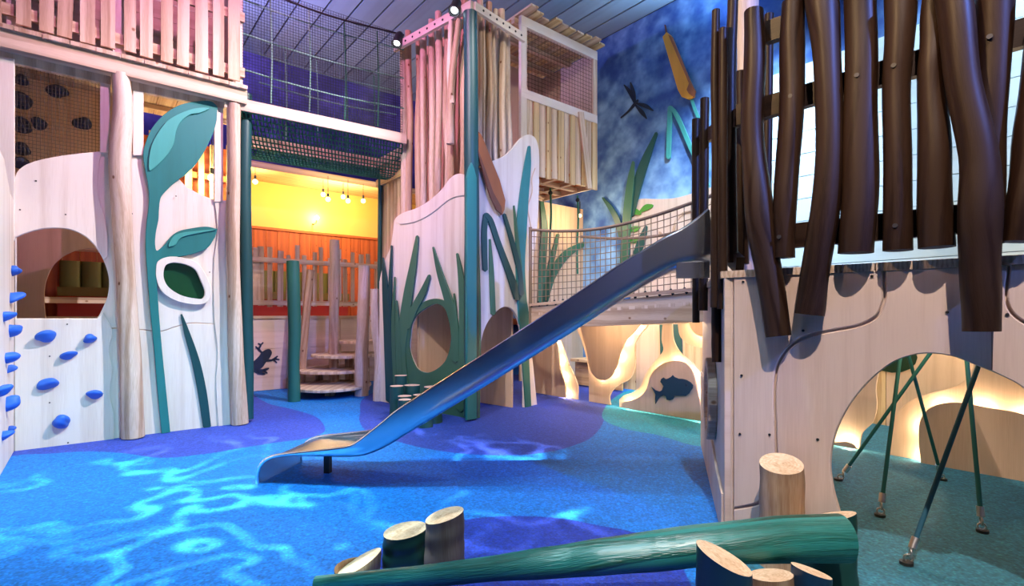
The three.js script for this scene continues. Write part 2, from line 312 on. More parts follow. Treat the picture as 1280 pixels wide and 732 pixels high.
// ---------------------------------------------------------------- floor: poured rubber with coloured waves
{
  const W = 1400, H = 2000, spanA = A1 - A0, spanB = B2 - B0;
  const fa = (px, py) => { const p = onFloor(px, py); return [p.dot(A), p.dot(B)]; };
  const zone = pts => S(pts, 8, true).map(p => fa(p[0], p[1]));
  const indigo1 = zone([[-160, 640], [10, 571], [60, 567], [110, 564], [150, 566], [200, 572], [250, 568], [300, 560], [345, 553], [385, 547], [406, 538], [398, 523], [368, 512], [335, 504], [318, 494], [300, 480], [150, 480], [-200, 520]]);
  const indigo2 = zone([[452, 500], [450, 515], [449, 525], [455, 536], [480, 546], [520, 558], [570, 566], [620, 569], [670, 567], [710, 559], [740, 546], [753, 530], [757, 516], [762, 506], [790, 497], [700, 470], [600, 470], [500, 480]]);
  const deep = zone([[440, 715], [470, 690], [520, 668], [580, 650], [640, 645], [700, 648], [750, 657], [800, 668], [840, 690], [870, 760], [840, 900], [600, 1100], [420, 860]]);
  const inside = (z, a, b) => { let c = false; for (let i = 0, j = z.length - 1; i < z.length; j = i++) { const p = z[i], q = z[j]; if ((p[1] > b) !== (q[1] > b) && a < (q[0] - p[0]) * (b - p[1]) / (q[1] - p[1]) + p[0]) c = !c; } return c; };
  const bb = [indigo1, indigo2, deep].map(z => [Math.min(...z.map(p => p[0])), Math.max(...z.map(p => p[0])), Math.min(...z.map(p => p[1])), Math.max(...z.map(p => p[1])), z]);
  const aqua = zone([[757, 508], [753, 522], [775, 534], [820, 543], [885, 556], [900, 520], [820, 488], [780, 490]]);
  bb.push([Math.min(...aqua.map(p => p[0])), Math.max(...aqua.map(p => p[0])), Math.min(...aqua.map(p => p[1])), Math.max(...aqua.map(p => p[1])), aqua]);
  const teal = zone([[884, 545], [886, 590], [902, 660], [912, 760], [930, 1000], [1300, 1200], [2600, 760], [1600, 560], [1000, 500], [900, 515]]);
  bb.push([Math.min(...teal.map(p => p[0])), Math.max(...teal.map(p => p[0])), Math.min(...teal.map(p => p[1])), Math.max(...teal.map(p => p[1])), teal]);
  const cols = [[0.19, 0.28, 0.72], [0.18, 0.27, 0.68], [0.10, 0.22, 0.66], [0.03, 0.57, 0.70], [0.15, 0.45, 0.53]];
  const t = tex(W, H, (x, y) => {
    const a = A0 + x / W * spanA, b = B0 + y / H * spanB; let c = [0.01, 0.47, 0.83];
    bb.forEach((q, i) => { if (a > q[0] && a < q[1] && b > q[2] && b < q[3] && inside(q[4], a, b)) c = cols[i]; });
    const sp = LAT[(x * 131 + y * 977 + (x * y) % 613) & 65535], s2 = noise(x * 0.5, y * 0.5), k = 0.80 + 0.22 * s2 + (sp > 0.8 ? 0.14 : sp < 0.2 ? -0.14 : 0);
    return [c[0] * k + (sp > 0.93 ? 0.04 : 0), c[1] * k + (sp > 0.93 ? 0.06 : 0), c[2] * k];
  }, { wrap: THREE.ClampToEdgeWrapping });
  const mat = std(rgb(1, 1, 1), { map: t, roughness: 0.75, bumpMap: tex(256, 256, (x, y) => { const v = noise(x * 0.7, y * 0.7) * 0.6 + noise(x * 0.23, y * 0.23) * 0.4; return [v, v, v]; }, { srgb: false }), bumpScale: 0.002 });
  mat.bumpMap.repeat.set(24, 34);
  const g = new THREE.BoxGeometry(spanA, 0.1, spanB), uv = g.attributes.uv, p = g.attributes.position;
  for (let i = 0; i < p.count; i++) uv.setXY(i, p.getX(i) / spanA + 0.5, 0.5 - p.getZ(i) / spanB);
  g.translate((A0 + A1) / 2, -0.05, -(B0 + B2) / 2);
  struct('floor', g, mat, 'blue poured rubber floor with indigo and teal waves', V3(0, 0, 0), ROOM.turn);
}
// ---------------------------------------------------------------- ceiling with planks, walls
{
  const c = struct('ceiling', box(A1 - A0 + 0.4, 0.1, B2 - B0 + 0.4, (A0 + A1) / 2, CEIL + 0.09, -(B0 + B2) / 2), M.black, 'plank ceiling', V3(0, 0, 0), ROOM.turn);
  const mats = [0, 1, 2].map(k => std(rgb(0.20 + k * 0.02, 0.29 + k * 0.02, 0.40 + k * 0.02), { map: T_PAINT, roughness: 0.7 }));
  for (let a = A1 - 0.185, i = 0; a > A0; a -= 0.37, i++) part(c, 'plank', box(0.338, 0.04, B2 - B0, a, CEIL + 0.02, -(B0 + B2) / 2), mats[i % 3]);
  const wr = tex(1024, 640, (x, y) => {
    const u = x / 1024 * 8, v = y / 640 * 5; const n = fbm(u * 1.1, v * 1.1 + 20, 5), f = fbm(u * 5 + 9, v * 5, 4), h = fbm(u * 0.45 + 3, v * 0.45 + 8, 2);
    const k = smooth(0.2, 0.85, n * 0.6 + h * 0.36 + (f - 0.5) * 0.5);
    return [mix(0.13, 0.60, k), mix(0.27, 0.76, k), mix(0.54, 0.90, k)];
  });
  wr.repeat.set(1 / 8, 1 / 5);
  const mural = std(rgb(0.9, 0.95, 1), { map: wr, roughness: 0.8 });
  const L = B1 - B0;
  struct('wall_right', box(L, CEIL, 0.2, -(B0 + B1) / 2 + 6, CEIL / 2, -0.1), mural, 'mural wall painted in blotchy deep and pale blues', MW.o, MW.turn);
  const boards = struct('trim_1', box(4.6, 0.02, 0.03, 0, 0.01, 0.015), M.plaster, 'pale blue horizontal boarding on the mural wall', MW.w(5.2, 0, 0), MW.turn);
  const bm = [0, 1].map(k => std(rgb(0.48 + k * 0.04, 0.64 + k * 0.03, 0.74 + k * 0.02), { map: T_PAINT, roughness: 0.6 }));
  for (let y = 0.16, i = 0; y < 4.3; y += 0.28, i++) part(boards, 'board', box(4.6, 0.272, 0.03, 0, y, 0.016), bm[i % 2]);
  const fw = new THREE.Color();
  // back wall: purple-blue above, a yellow room set back below it
  const wb = tex(512, 256, (x, y) => { const n = fbm(x * 0.014, y * 0.014, 5), f = fbm(x * 0.06, y * 0.06 + 4, 3); const k = smooth(0.3, 0.75, n * 0.7 + f * 0.3); return [mix(0.16, 0.44, k), mix(0.16, 0.40, k), mix(0.40, 0.72, k)]; });
  wb.repeat.set(1 / 5, 1 / 2.5);
  struct('wall_back', box(A1 - A0, CEIL - 3.8, 0.2, (A0 + A1) / 2, (CEIL + 3.8) / 2, -B1 - 0.1), std(rgb(0.8, 0.8, 0.9), { map: wb, roughness: 0.85 }), 'purple blue upper wall over the yellow room', V3(0, 0, 0), ROOM.turn);
  struct('wall_yellow', box(A1 - A0, 3.85, 0.1, (A0 + A1) / 2, 3.85 / 2, -B2 - 0.05), M.yellow, 'yellow painted wall of the raised cafe room', V3(0, 0, 0), ROOM.turn);
  struct('trim_2', box(A1 - A0, 0.12, B2 - B1 + 0.2, (A0 + A1) / 2, 3.81, -(B1 + B2) / 2 + 0.1), M.pineWarm, 'timber soffit over the yellow room', V3(0, 0, 0), ROOM.turn);
  struct('wall_left', box(0.2, CEIL, B2 - B0, A0 - 0.1, CEIL / 2, -(B0 + B2) / 2), M.plum, 'dark left wall', V3(0, 0, 0), ROOM.turn);
  struct('wall_front', box(A1 - A0, CEIL, 0.2, (A0 + A1) / 2, CEIL / 2, -B0 + 0.1), M.plaster, 'plain wall behind the open floor', V3(0, 0, 0), ROOM.turn);
}
// ---------------------------------------------------------------- mezzanine and yellow room behind
{
  const w = WF.uv.bind(WF), cap = 1.05;
  const uL = -3.0, uR = 3.4;
  const wall = struct('wall_mezzanine', box(uR - uL, cap - 0.02, 0.12, (uL + uR) / 2, (cap - 0.02) / 2, -0.075), M.plyWarm, 'pale panelled retaining wall below the railing', WF.o, WF.turn);
  for (let i = 0, x = uL; x < uR - 0.1; i++, x += 0.8) { part(wall, 'panel', box(0.792, 0.59, 0.014, x + 0.4, 0.30, -0.007), M.birch); part(wall, 'panel', box(0.792, 0.42, 0.014, x + 0.4, 0.81, -0.007), M.birch); }
  part(wall, 'cap_rail', box(uR - uL, 0.04, 0.16, (uL + uR) / 2, cap, -0.06), M.pine);
  const slab = struct('floor_mezzanine', box(A1 - A0, 0.12, B2 - 8.0, (A0 + A1) / 2, 0.94, -(8.05 + B2) / 2), M.orangeWood, 'raised timber floor of the yellow room', V3(0, 0, 0), ROOM.turn);
  // railing with rough slats
  const r = WF.thing('slat_railing', 'pink grey timber railing with rough uneven slats above the frog wall', 'railing');
  const y1 = 1.26, y2 = 1.88;
  part(r, 'rail', box(uR - uL, 0.07, 0.03, (uL + uR) / 2, y2, -0.045), M.pine); part(r, 'rail', box(uR - uL, 0.07, 0.03, (uL + uR) / 2, y1, -0.045), M.pine);
  for (let x = -1.5; x < 2.6; x += rr(0.10, 0.15)) { const h0 = rr(1.19, 1.24), h1 = rr(1.96, 2.16), ww = rr(0.05, 0.085); const g = box(ww, h1 - h0, 0.022, 0, (h0 + h1) / 2, 0); g.rotateZ(rr(-0.015, 0.015)); g.translate(x, 0, -0.085); part(r, 'slat', g, rnd() < 0.5 ? M.pineB : M.pine); }
  for (const x of [-2.9, -0.3, 1.9]) part(r, 'post', box(0.07, 1.0, 0.07, x, cap + 0.5, -0.14), M.pineB);
  // frog cut-out on the wall
  const f = WF.thing('frog_cutout', 'dark navy frog silhouette on the pale wall beside the round steps', 'frog cutout');
  const Z = 0.012;
  const body = S([[313, 456], [322, 447], [330, 438], [337, 436], [340, 440], [338, 446], [333, 452], [328, 459], [319, 464], [313, 464]], 5, true);
  part(f, 'body', plate(WF, body, 0.012, Z), M.navy);
  for (const l of [[[328, 441, 1.2], [324, 436, 1.2], [326, 431, 1], [323, 429, 0.8]], [[326, 431, 1], [329, 428, 0.8]], [[324, 437, 1], [320, 433, 0.9]], [[334, 450, 1.6], [339, 450, 1.2], [343, 448, 1.2], [347, 445, 0.9]], [[343, 448, 1], [349, 449, 0.8]], [[342, 449, 1], [346, 453, 0.8]], [[322, 463, 2.2], [328, 463, 1.8], [333, 461, 1.4], [336, 460, 0.9]], [[330, 463, 1.2], [334, 466, 0.9]], [[318, 463, 2], [325, 466, 1.6], [331, 467, 1.1]]])
    part(f, 'leg', blade(WF, l, 0.012, Z + 0.002), M.navy);
  // back of the yellow room: wainscot boards, bench, lamps
  const YW = WF.back(-(B2 - WF.o.dot(B)) + 0.001);
  const wn = YW.thing('wainscot_panelling', 'orange stained board panelling along the yellow wall', 'wainscot');
  const top = YW.uv(390, 292, 0.03)[1];
  for (let x = -3.6; x < 5; x += 0.22) part(wn, 'board', box(0.212, top - 1.0, 0.02, x, (1 + top) / 2, 0.012), M.orangeWood);
  part(wn, 'top_rail', box(8.8, 0.05, 0.045, 0.7, top + 0.02, 0.025), M.orangeWood);
  const b = YW.thing('tufted_bench', 'olive green channel tufted banquette along the orange panelling', 'bench');
  const [bx0] = YW.uv(72, 350, 0.5), [, bt] = YW.uv(105, 327, 0.2), [, bs] = YW.uv(105, 360, 0.5);
  part(b, 'base', box(4.6, bs - 1.0 - 0.12, 0.5, bx0 + 2.3, (bs + 1.0 - 0.12) / 2, 0.3), M.red, 'dark red plinth');
  const seatG = box(4.6, 0.14, 0.6, bx0 + 2.3, bs - 0.06, 0.33); part(b, 'seat', seatG, M.olive);
  for (let i = 0; i < 17; i++) { const g = new THREE.CylinderGeometry(0.135, 0.135, bt - bs + 0.02, 12, 1); g.scale(1, 1, 0.5); g.translate(bx0 + 0.14 + i * 0.27, (bt + bs) / 2, 0.1); part(b, 'backrest_channel', g, M.olive); }
  const bulbGlow = glow(9, 6.2, 2.6);
  const pend = (px, py, d, drop, cd, label) => {
    const p = at(px, py, d), g = thing('pendant_bulb', label, 'pendant light', p, 0, 'bare bulbs hanging in the yellow room');
    part(g, 'bulb', new THREE.SphereGeometry(0.045, 16, 12), bulbGlow);
    part(g, 'socket', rod(V3(0, 0.04, 0), V3(0, 0.11, 0), 0.02, 10), M.black);
    part(g, 'cable', rod(V3(0, 0.1, 0), V3(0, drop, 0), 0.005, 6), M.black);
    const l = new THREE.PointLight(rgb(1, 0.72, 0.34), cd, 0, 2); l.position.copy(p); l.castShadow = true; l.shadow.radius = 2; scene.add(l);
  };
  const HB = WF.back(-(B1 - 0.12 - WF.o.dot(B)));
  for (const [x, y, o] of [[319, 227, 0], [404, 243, 0], [410, 249, 0.35], [429, 246, 0], [435, 251, 0.35], [454, 251, 0.2]]) { const w = HB.wp(x, y, o), d = -w.z; pend(x, y, d, 3.75 - w.y, 1.9, 'bare glowing bulb on a black cable below the timber soffit'); }
  pend(265, 222, 5.98, 0.45, 3, 'bare glowing bulb on a black cable seen behind the big leaf');
  const wl = YW.wp(396, 272, 0.14), sc = thing('wall_sconce', 'small globe wall lamp on the yellow wall', 'wall lamp', wl, YW.turn);
  part(sc, 'globe', new THREE.SphereGeometry(0.05, 16, 12), bulbGlow); part(sc, 'arm', cable([V3(0, -0.04, 0), V3(-0.01, -0.1, -0.02), V3(-0.03, -0.13, -0.08), V3(-0.04, -0.12, -0.135)], 0.012), M.black);
  const sl = new THREE.PointLight(rgb(1, 0.78, 0.4), 0.8, 0, 2); sl.position.copy(wl); sl.castShadow = true; scene.add(sl);
}
// ---------------------------------------------------------------- left playhouse front
const screws = (fr, list, z) => merge(list.map(([x, y]) => { const g = new THREE.CylinderGeometry(0.006, 0.006, 0.004, 8); g.rotateX(Math.PI / 2); const p = fr.p(x, y, z); g.translate(p.x, p.y, z + 0.001); return g; }));
function holdGeo(r, sd) {
  let g = new THREE.IcosahedronGeometry(1, 3); g.deleteAttribute('uv'); g.deleteAttribute('normal'); g = mergeVertices(g);
  const p = g.attributes.position;
  for (let i = 0; i < p.count; i++) {
    let x = p.getX(i), y = p.getY(i), z = p.getZ(i); const k = 1 + 0.16 * Math.sin(x * 2.3 + sd) + 0.14 * Math.sin(y * 2.9 + sd * 2) + 0.1 * Math.sin(z * 3.3 + x * 2 + sd * 3);
    x *= k; y *= k; z = z < 0 ? 0 : z * k * 1.4; const lip = z * 0.25; p.setXYZ(i, x * r, (y * 0.66 + lip) * r, z * r * 0.85);
  }
  g.computeVertexNormals(); g.setAttribute('uv', new THREE.Float32BufferAttribute(new Float32Array(p.count * 2), 2)); return g;
}
const DECK = LF.uv(160, 75.5, 0.14)[1];
{
  const g = LF.thing('playhouse_front', 'white plywood playhouse front with climbing holds, round opening and green leaf', 'playhouse');
  const hole = [[20, 398], [20, 296], ...S([[20, 296], [32, 291], [50, 286], [70, 284.5], [90, 287], [108, 296], [122, 311], [132, 330], [137, 350], [135, 370], [128, 387], [122, 398]])];
  const topL = S([[18, 222], [22, 214], [30, 207], [45, 201], [70, 195.5], [100, 191.5], [127, 189], [150, 189]]);
  const seamL = [[18, 416], [60, 413], [150, 410]];
  part(g, 'upper_panel', plate(LF, [...topL, [150, 409.6], [122.5, 410], ...[...hole].reverse().slice(0, 0), [60, 412.6], [18, 415.6]], 0.02, 0, [hole.map(p => [Math.max(p[0], 20), p[1]])]), M.ply);
  part(g, 'lower_panel', plate(LF, [[18, 416.2], [60, 413.2], [150, 410.4], [152, 550], [18, 567.5]], 0.02, 0), M.ply);
  const wavy = S([[127, 188], [124, 205], [122, 235], [124, 250], [130, 270], [134, 290], [135, 305]]), wavy2 = S([[129, 390], [134, 400], [141, 415], [136, 437], [141, 462], [137, 490], [142, 515], [143, 550]]);
  part(g, 'upper_overlay', plate(LF, [...S([[18, 222], [22, 214], [30, 207], [45, 201], [70, 195.5], [100, 191.5], [127, 189]]), ...wavy, [134.5, 320], ...[...S([[20, 296], [32, 291], [50, 286], [70, 284.5], [90, 287], [108, 296], [122, 311], [130, 325]])].reverse(), [18, 296]], 0.018, 0.019), M.ply);
  part(g, 'lower_overlay', plate(LF, [[18, 398.5], [121, 398.5], [129, 390], ...wavy2, [18, 567.5]], 0.018, 0.019), M.ply);
  // right half
  const seam = S([[150, 411], [178, 412], [200, 414], [220, 408], [236, 404], [255, 404], [287, 407]]);
  const port = S([[203, 340], [206, 330], [215, 326], [232, 328], [245, 335], [253, 350], [258, 365], [255, 374], [243, 374], [225, 370], [210, 360], [204, 350]], 5, true);
  part(g, 'upper_panel', plate(LF, [[150.6, 190], [180, 192], ...S([[195, 205], [222, 222], [232, 232], [245, 240], [258, 246], [272, 250], [287, 251]]), ...seam.map(p => [p[0], p[1] - 0.4]).reverse()], 0.02, 0, [port]), M.ply);
  part(g, 'lower_panel', plate(LF, [...seam.map(p => [p[0], p[1] + 0.4]), [290, 531], [153, 549.5]], 0.02, 0), M.ply);
  part(g, 'edge_overlay', plate(LF, [...S([[268, 250], [272, 290], [268, 320], [267, 360], [268, 400], [272, 440], [270, 480], [273, 533]]), [290, 531], [286, 400], [284, 250]], 0.016, 0.017), M.ply);
  const rim = S([[195, 337], [197, 327], [209, 321], [230, 322], [246, 328], [256, 341], [264, 361], [262, 374], [253, 380], [235, 379.5], [214, 373], [201, 362], [195.5, 348]], 5, true);
  const ring = part(g, 'porthole_rim', plate(LF, rim, 0.05, 0.05, [S([[204, 340], [207, 331], [215, 327.5], [232, 329.5], [244.5, 336], [252, 350.5], [257, 365], [254, 373], [243, 373], [226, 369], [211, 359.5], [205, 350]], 5, true)]), M.ply);
  part(ring, 'porthole_pane', plate(LF, port, 0.006, -0.012), new THREE.MeshPhysicalMaterial({ color: rgb(0.01, 0.06, 0.025), roughness: 0.12, clearcoat: 0.5 }), 'dark green pane');
  // frame timbers
  const stile = (x0, x1, y0, y1, z = 0.03, m = M.ply, t = 0.05) => part(g, 'stile', plate(LF, [[x0, y0], [x1, y0 + (x1 - x0) * 0.2], [x1, y1], [x0, y1]], t, z), m);
  stile(-40, 18, 62, 300, 0.05); stile(125, 138, 102, 190.5); stile(166, 179.5, 108, 194); stile(268, 279, 130, 252);
  part(g, 'header', plate(LF, [[-40, 54], [139, 95], [139, 106], [-40, 66]], 0.05, 0.032), M.pine);
  part(g, 'header', plate(LF, [[164, 99], [282, 126], [282, 136], [164, 112]], 0.05, 0.032), M.pine);
  part(g, 'beam', box(LF.uv(309, 115, 0.14)[0] - LF.uv(-60, 20, 0.14)[0], 0.135, 0.14, (LF.uv(309, 115, 0.14)[0] + LF.uv(-60, 20, 0.14)[0]) / 2, DECK - 0.0675, 0.07), M.pine);
  const tl = trunk([[150, 92], [154, 130], [151, 185], [150, 215], [152, 270], [157, 340], [160, 400], [163, 450], [165, 500], [167, 546]].map(p => LF.p(p[0], p[1], 0.09)), [0.062, 0.07, 0.078, 0.078, 0.07, 0.068, 0.074, 0.08, 0.085, 0.088]);
  part(g, 'log_post', merge([tl.side, tl.cap0, tl.cap1]), M.log);
  const t2 = solidTrunk([[292, 130], [292, 200], [291, 280], [292, 350], [295, 430], [300, 529]].map(p => LF.p(p[0], p[1], 0.07)), [0.062, 0.06, 0.065, 0.062, 0.07, 0.08]);
  part(g, 'log_post', t2, M.log);
  const gp = solidTrunk([[307, 118], [306, 250], [308, 400], [309, 523]].map(p => LF.p(p[0], p[1], -0.03)), [0.062, 0.06, 0.062, 0.06]);
  part(g, 'green_post', gp, M.tealDeep);
  // leaf plant
  const plant = part(g, 'leaf_plant', plate(LF, [...S([[186, 238], [184, 225], [180, 205], [179, 190], [183, 175], [190, 160], [205, 143], [225, 131], [250, 126], [265, 127], [272, 133]]), ...S([[271, 150], [267, 165], [255, 190], [245, 205], [232, 218], [222, 225], [210, 236], [201, 247], [199, 260], [198, 275], [195, 290], [194, 305], [196, 313], [202, 309], [208, 303], [213, 296], [223, 289], [240, 285], [258, 283], [272, 286]]), ...S([[269, 296], [260, 309], [242, 317], [222, 321], [207, 323], [198, 329], [196, 340], [198, 380], [202, 430], [207, 480], [213, 540]]), ...S([[202, 542], [197, 490], [192, 430], [187, 380], [184, 340], [182, 310], [183, 280], [186, 255], [186, 238]])], 0.024, 0.045), M.teal, 'teal leafed plant cut from board');
  part(plant, 'leaf_overlay', plate(LF, S([[187, 213], [186, 200], [190, 180], [198, 165], [210, 150], [228, 140], [245, 135], [262, 135], [250, 141], [238, 143], [226, 152], [220, 165], [217, 180], [208, 195], [196, 207]], 5, true), 0.014, 0.06), M.tealLight, 'lighter raised half leaf');
  part(plant, 'leaf_overlay', plate(LF, S([[211, 308], [213, 300], [220, 293], [240, 289], [270, 287], [250, 291], [235, 294], [225, 298], [219, 306]], 5, true), 0.014, 0.06), M.tealLight);
  part(g, 'grass_blade', blade(LF, [[227, 393, 1], [233, 413, 3.2], [245, 452, 5], [253, 490, 5.5], [259, 533, 5]], 0.02, 0.022), M.tealDeep);
  part(g, 'screw', screws(LF, [[82, 268], [84, 333 + 72], [62, 445], [62, 503], [25, 262], [85, 553], [45, 226], [165, 267], [220, 245], [262, 340]], 0.02), M.screw);
  const hs = [[55, 422, 1], [112, 423, 0.75], [88, 444, 0.8], [60, 479, 1.05], [117, 493, 0.85], [77, 527, 1.0]];
  hs.forEach(([x, y, s], i) => { const q = LF.p(x, y, 0.019), h = holdGeo(0.066 * s, i * 1.7); h.rotateZ(rr(-0.5, 0.5)); h.translate(q.x, q.y, q.z - 0.001); part(g, 'climbing_hold', h, M.hold); });
  // wire windows: steel mesh in both upper openings
  const mesh = (x0, x1, yT, yB, nx, ny) => { const L = []; const u0 = LF.uv(x0, yT, -0.01)[0], u1 = LF.uv(x1, yT, -0.01)[0], v0 = LF.uv(x1, yB, -0.01)[1], v1 = LF.uv(x0, yT, -0.01)[1]; for (let i = 0; i <= nx; i++) { const u = mix(u0, u1, i / nx); L.push(rod(V3(u, v0, -0.012), V3(u, v1, -0.012), 0.0016, 4)); } for (let j = 0; j <= ny; j++) { const v = mix(v0, v1, j / ny); L.push(rod(V3(u0, v, -0.009), V3(u1, v, -0.009), 0.0016, 4)); } return merge(L); };
  const wm = part(g, 'wire_mesh', mesh(16, 128, 78, 215, 24, 26), M.wire); wm.userData.kind = 'stuff';
}
// inside the playhouse, behind the openings
{
  const g = LF.thing('climbing_room', 'brown boarded room with dark holds behind the wire window', 'playroom');
  const IN = LF.back(-0.85);
  const z = -0.85;
  const hb = [[58, 402], ...S([[58, 402], [56, 385], [56, 360], [60, 345], [68, 330], [80, 320], [95, 313], [118, 310], [150, 316], [190, 345], [200, 402]])];
  const u0 = -2.55, u1 = LF.uv(304, 300, z)[0];
  const sh = new THREE.Shape([[u0, 0], [u1, 0], [u1, DECK - 0.01], [u0, DECK - 0.01]].map(p => new THREE.Vector2(...p)));
  sh.holes.push(new THREE.Path(poly(LF, hb, z)));
  { const l = LF.uv(172, 200, z)[0], r = LF.uv(297, 200, z)[0], b = LF.uv(240, 268, z)[1], t = DECK - 0.05; sh.holes.push(new THREE.Path([[l, b], [r, b], [r, t], [l, t]].map(p => new THREE.Vector2(...p)))); }
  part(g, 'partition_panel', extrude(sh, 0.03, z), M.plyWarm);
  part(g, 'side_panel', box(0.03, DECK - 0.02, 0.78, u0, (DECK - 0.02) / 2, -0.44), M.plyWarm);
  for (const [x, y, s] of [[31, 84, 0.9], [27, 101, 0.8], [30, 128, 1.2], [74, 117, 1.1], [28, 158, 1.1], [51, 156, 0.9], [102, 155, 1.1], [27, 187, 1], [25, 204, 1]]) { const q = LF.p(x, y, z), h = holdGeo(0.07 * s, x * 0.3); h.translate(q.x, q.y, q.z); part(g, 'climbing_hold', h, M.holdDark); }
  // warm slatted screen seen past the big leaf
  const sc = LF.thing('slatted_screen', 'warm lit upright slats behind the big teal leaf', 'slat screen');
  const Z2 = -1.35;
  for (const [x0, x1] of [[186, 198], [206, 214], [231, 240], [248, 255], [262, 268], [283, 289]]) { const a = LF.uv(x0, 170, Z2), b = LF.uv(x1, 170, Z2); part(sc, 'slat', box(b[0] - a[0], 1.1, 0.02, (a[0] + b[0]) / 2, 2.62 + rr(-0.08, 0.08), Z2), M.pineWarm); }
  const a = LF.uv(150, 190, Z2)[0], b = LF.uv(300, 190, Z2)[0];
  part(sc, 'back_board', box(1.9, 0.95, 0.02, -0.75, 2.72, Z2 - 0.3), M.orangeWood);
  part(sc, 'rail', box(b - a, 0.07, 0.03, (a + b) / 2, 2.75, Z2 - 0.03), M.orangeWood); part(sc, 'rail', box(b - a, 0.07, 0.03, (a + b) / 2, 2.2, Z2 - 0.03), M.orangeWood);
}
// balcony above
{
  const g = LF.thing('slat_balcony', 'pink lit balcony of spaced pine slats above the playhouse', 'balcony');
  const u0 = LF.uv(-60, 20, 0.14)[0], u1 = LF.uv(309, 108, 0.14)[0];
  const n = 12; for (let i = 0; i < n; i++) { const a = mix(u0, u1, i / n), b = mix(u0, u1, (i + 1) / n); part(g, 'deck_plank', box(b - a - 0.006, 0.035, 1.35, (a + b) / 2, DECK + 0.018, -0.505), i % 2 ? M.pine : M.pineB); }
  const sl = [[-16, 2, 24, 0], [20, 39, 30, 0], [49, 67.5, 38, 0], [71, 90, 44, 0.025], [100, 119, 52, 0], [126, 144, 57, 0], [155, 170, 63, 0], [175, 191, 69.5, 0], [201, 216, 76, 0], [221, 236, 81, 0.01], [244, 260, 88, 0], [266, 280, 93, 0], [285, 300, 98, 0]];
  for (const [x0, x1, y, lean] of sl) { const a = LF.uv(x0, y, 0.1), b = LF.uv(x1, y, 0.1); const q = box(b[0] - a[0], 1.25, 0.022, 0, 0.625, 0); q.rotateZ(-lean); q.translate((a[0] + b[0]) / 2, a[1], 0.1); part(g, 'slat', q, rnd() < 0.6 ? M.pine : M.pineB); }
  const sb = LF.uv(150, 60, 0.1)[1] - DECK + 0.085;
  for (const dv of [sb, sb + 0.55, sb + 0.95]) part(g, 'rail', box(u1 - u0 - 0.02, 0.09, 0.03, (u0 + u1) / 2, DECK + dv, 0.07), M.pineB);
  for (const x of [18, 149, 297]) { const u = LF.uv(x, 40, 0.03)[0]; part(g, 'post', box(0.09, 1.4, 0.06, u, DECK + 0.72, 0.02), M.ply); }
  for (let i = 0; i < 8; i++) part(g, 'rear_board', box(u1 - u0 + 0.5, 0.195, 0.02, (u0 + u1) / 2 - 0.25, DECK + 0.14 + i * 0.2, -1.12), M.plyWarm);
  part(g, 'end_board', box(0.02, 1.6, 1.0, u1 - 0.05, DECK + 0.84, -0.6), M.plyWarm);
}
// side climbing wall at the left edge
{
  const c = LF.w(LF.uv(18, 566)[0], 0, 0.02), SC = new Frame(c, B.x, B.z);
  const g = SC.thing('side_climbing_wall', 'pale plywood return wall studded with bright blue holds', 'climbing wall');
  const sh = new THREE.Shape([[-2.2, 0], [0, 0], [0, 2.0], [-0.25, 2.02], [-0.6, 2.2], [-2.2, 2.3]].map(p => new THREE.Vector2(...p)));
  part(g, 'panel', extrude(sh, 0.03, 0), M.ply);
  [[15, 338, 1], [13, 372, 1], [5, 397, 0.9], [12, 413, 1.1], [7, 447, 0.9], [10, 461, 0.7], [0, 489, 0.9], [8, 505, 1.1], [11, 536, 0.7], [3, 545, 0.8]].forEach(([x, y, s], i) => { const q = SC.p(x, y, 0), h = holdGeo(0.058 * s, i * 2.3 + 5); h.rotateZ(rr(-0.6, 0.6)); h.translate(q.x, q.y, 0); part(g, 'climbing_hold', h, M.hold); });
}
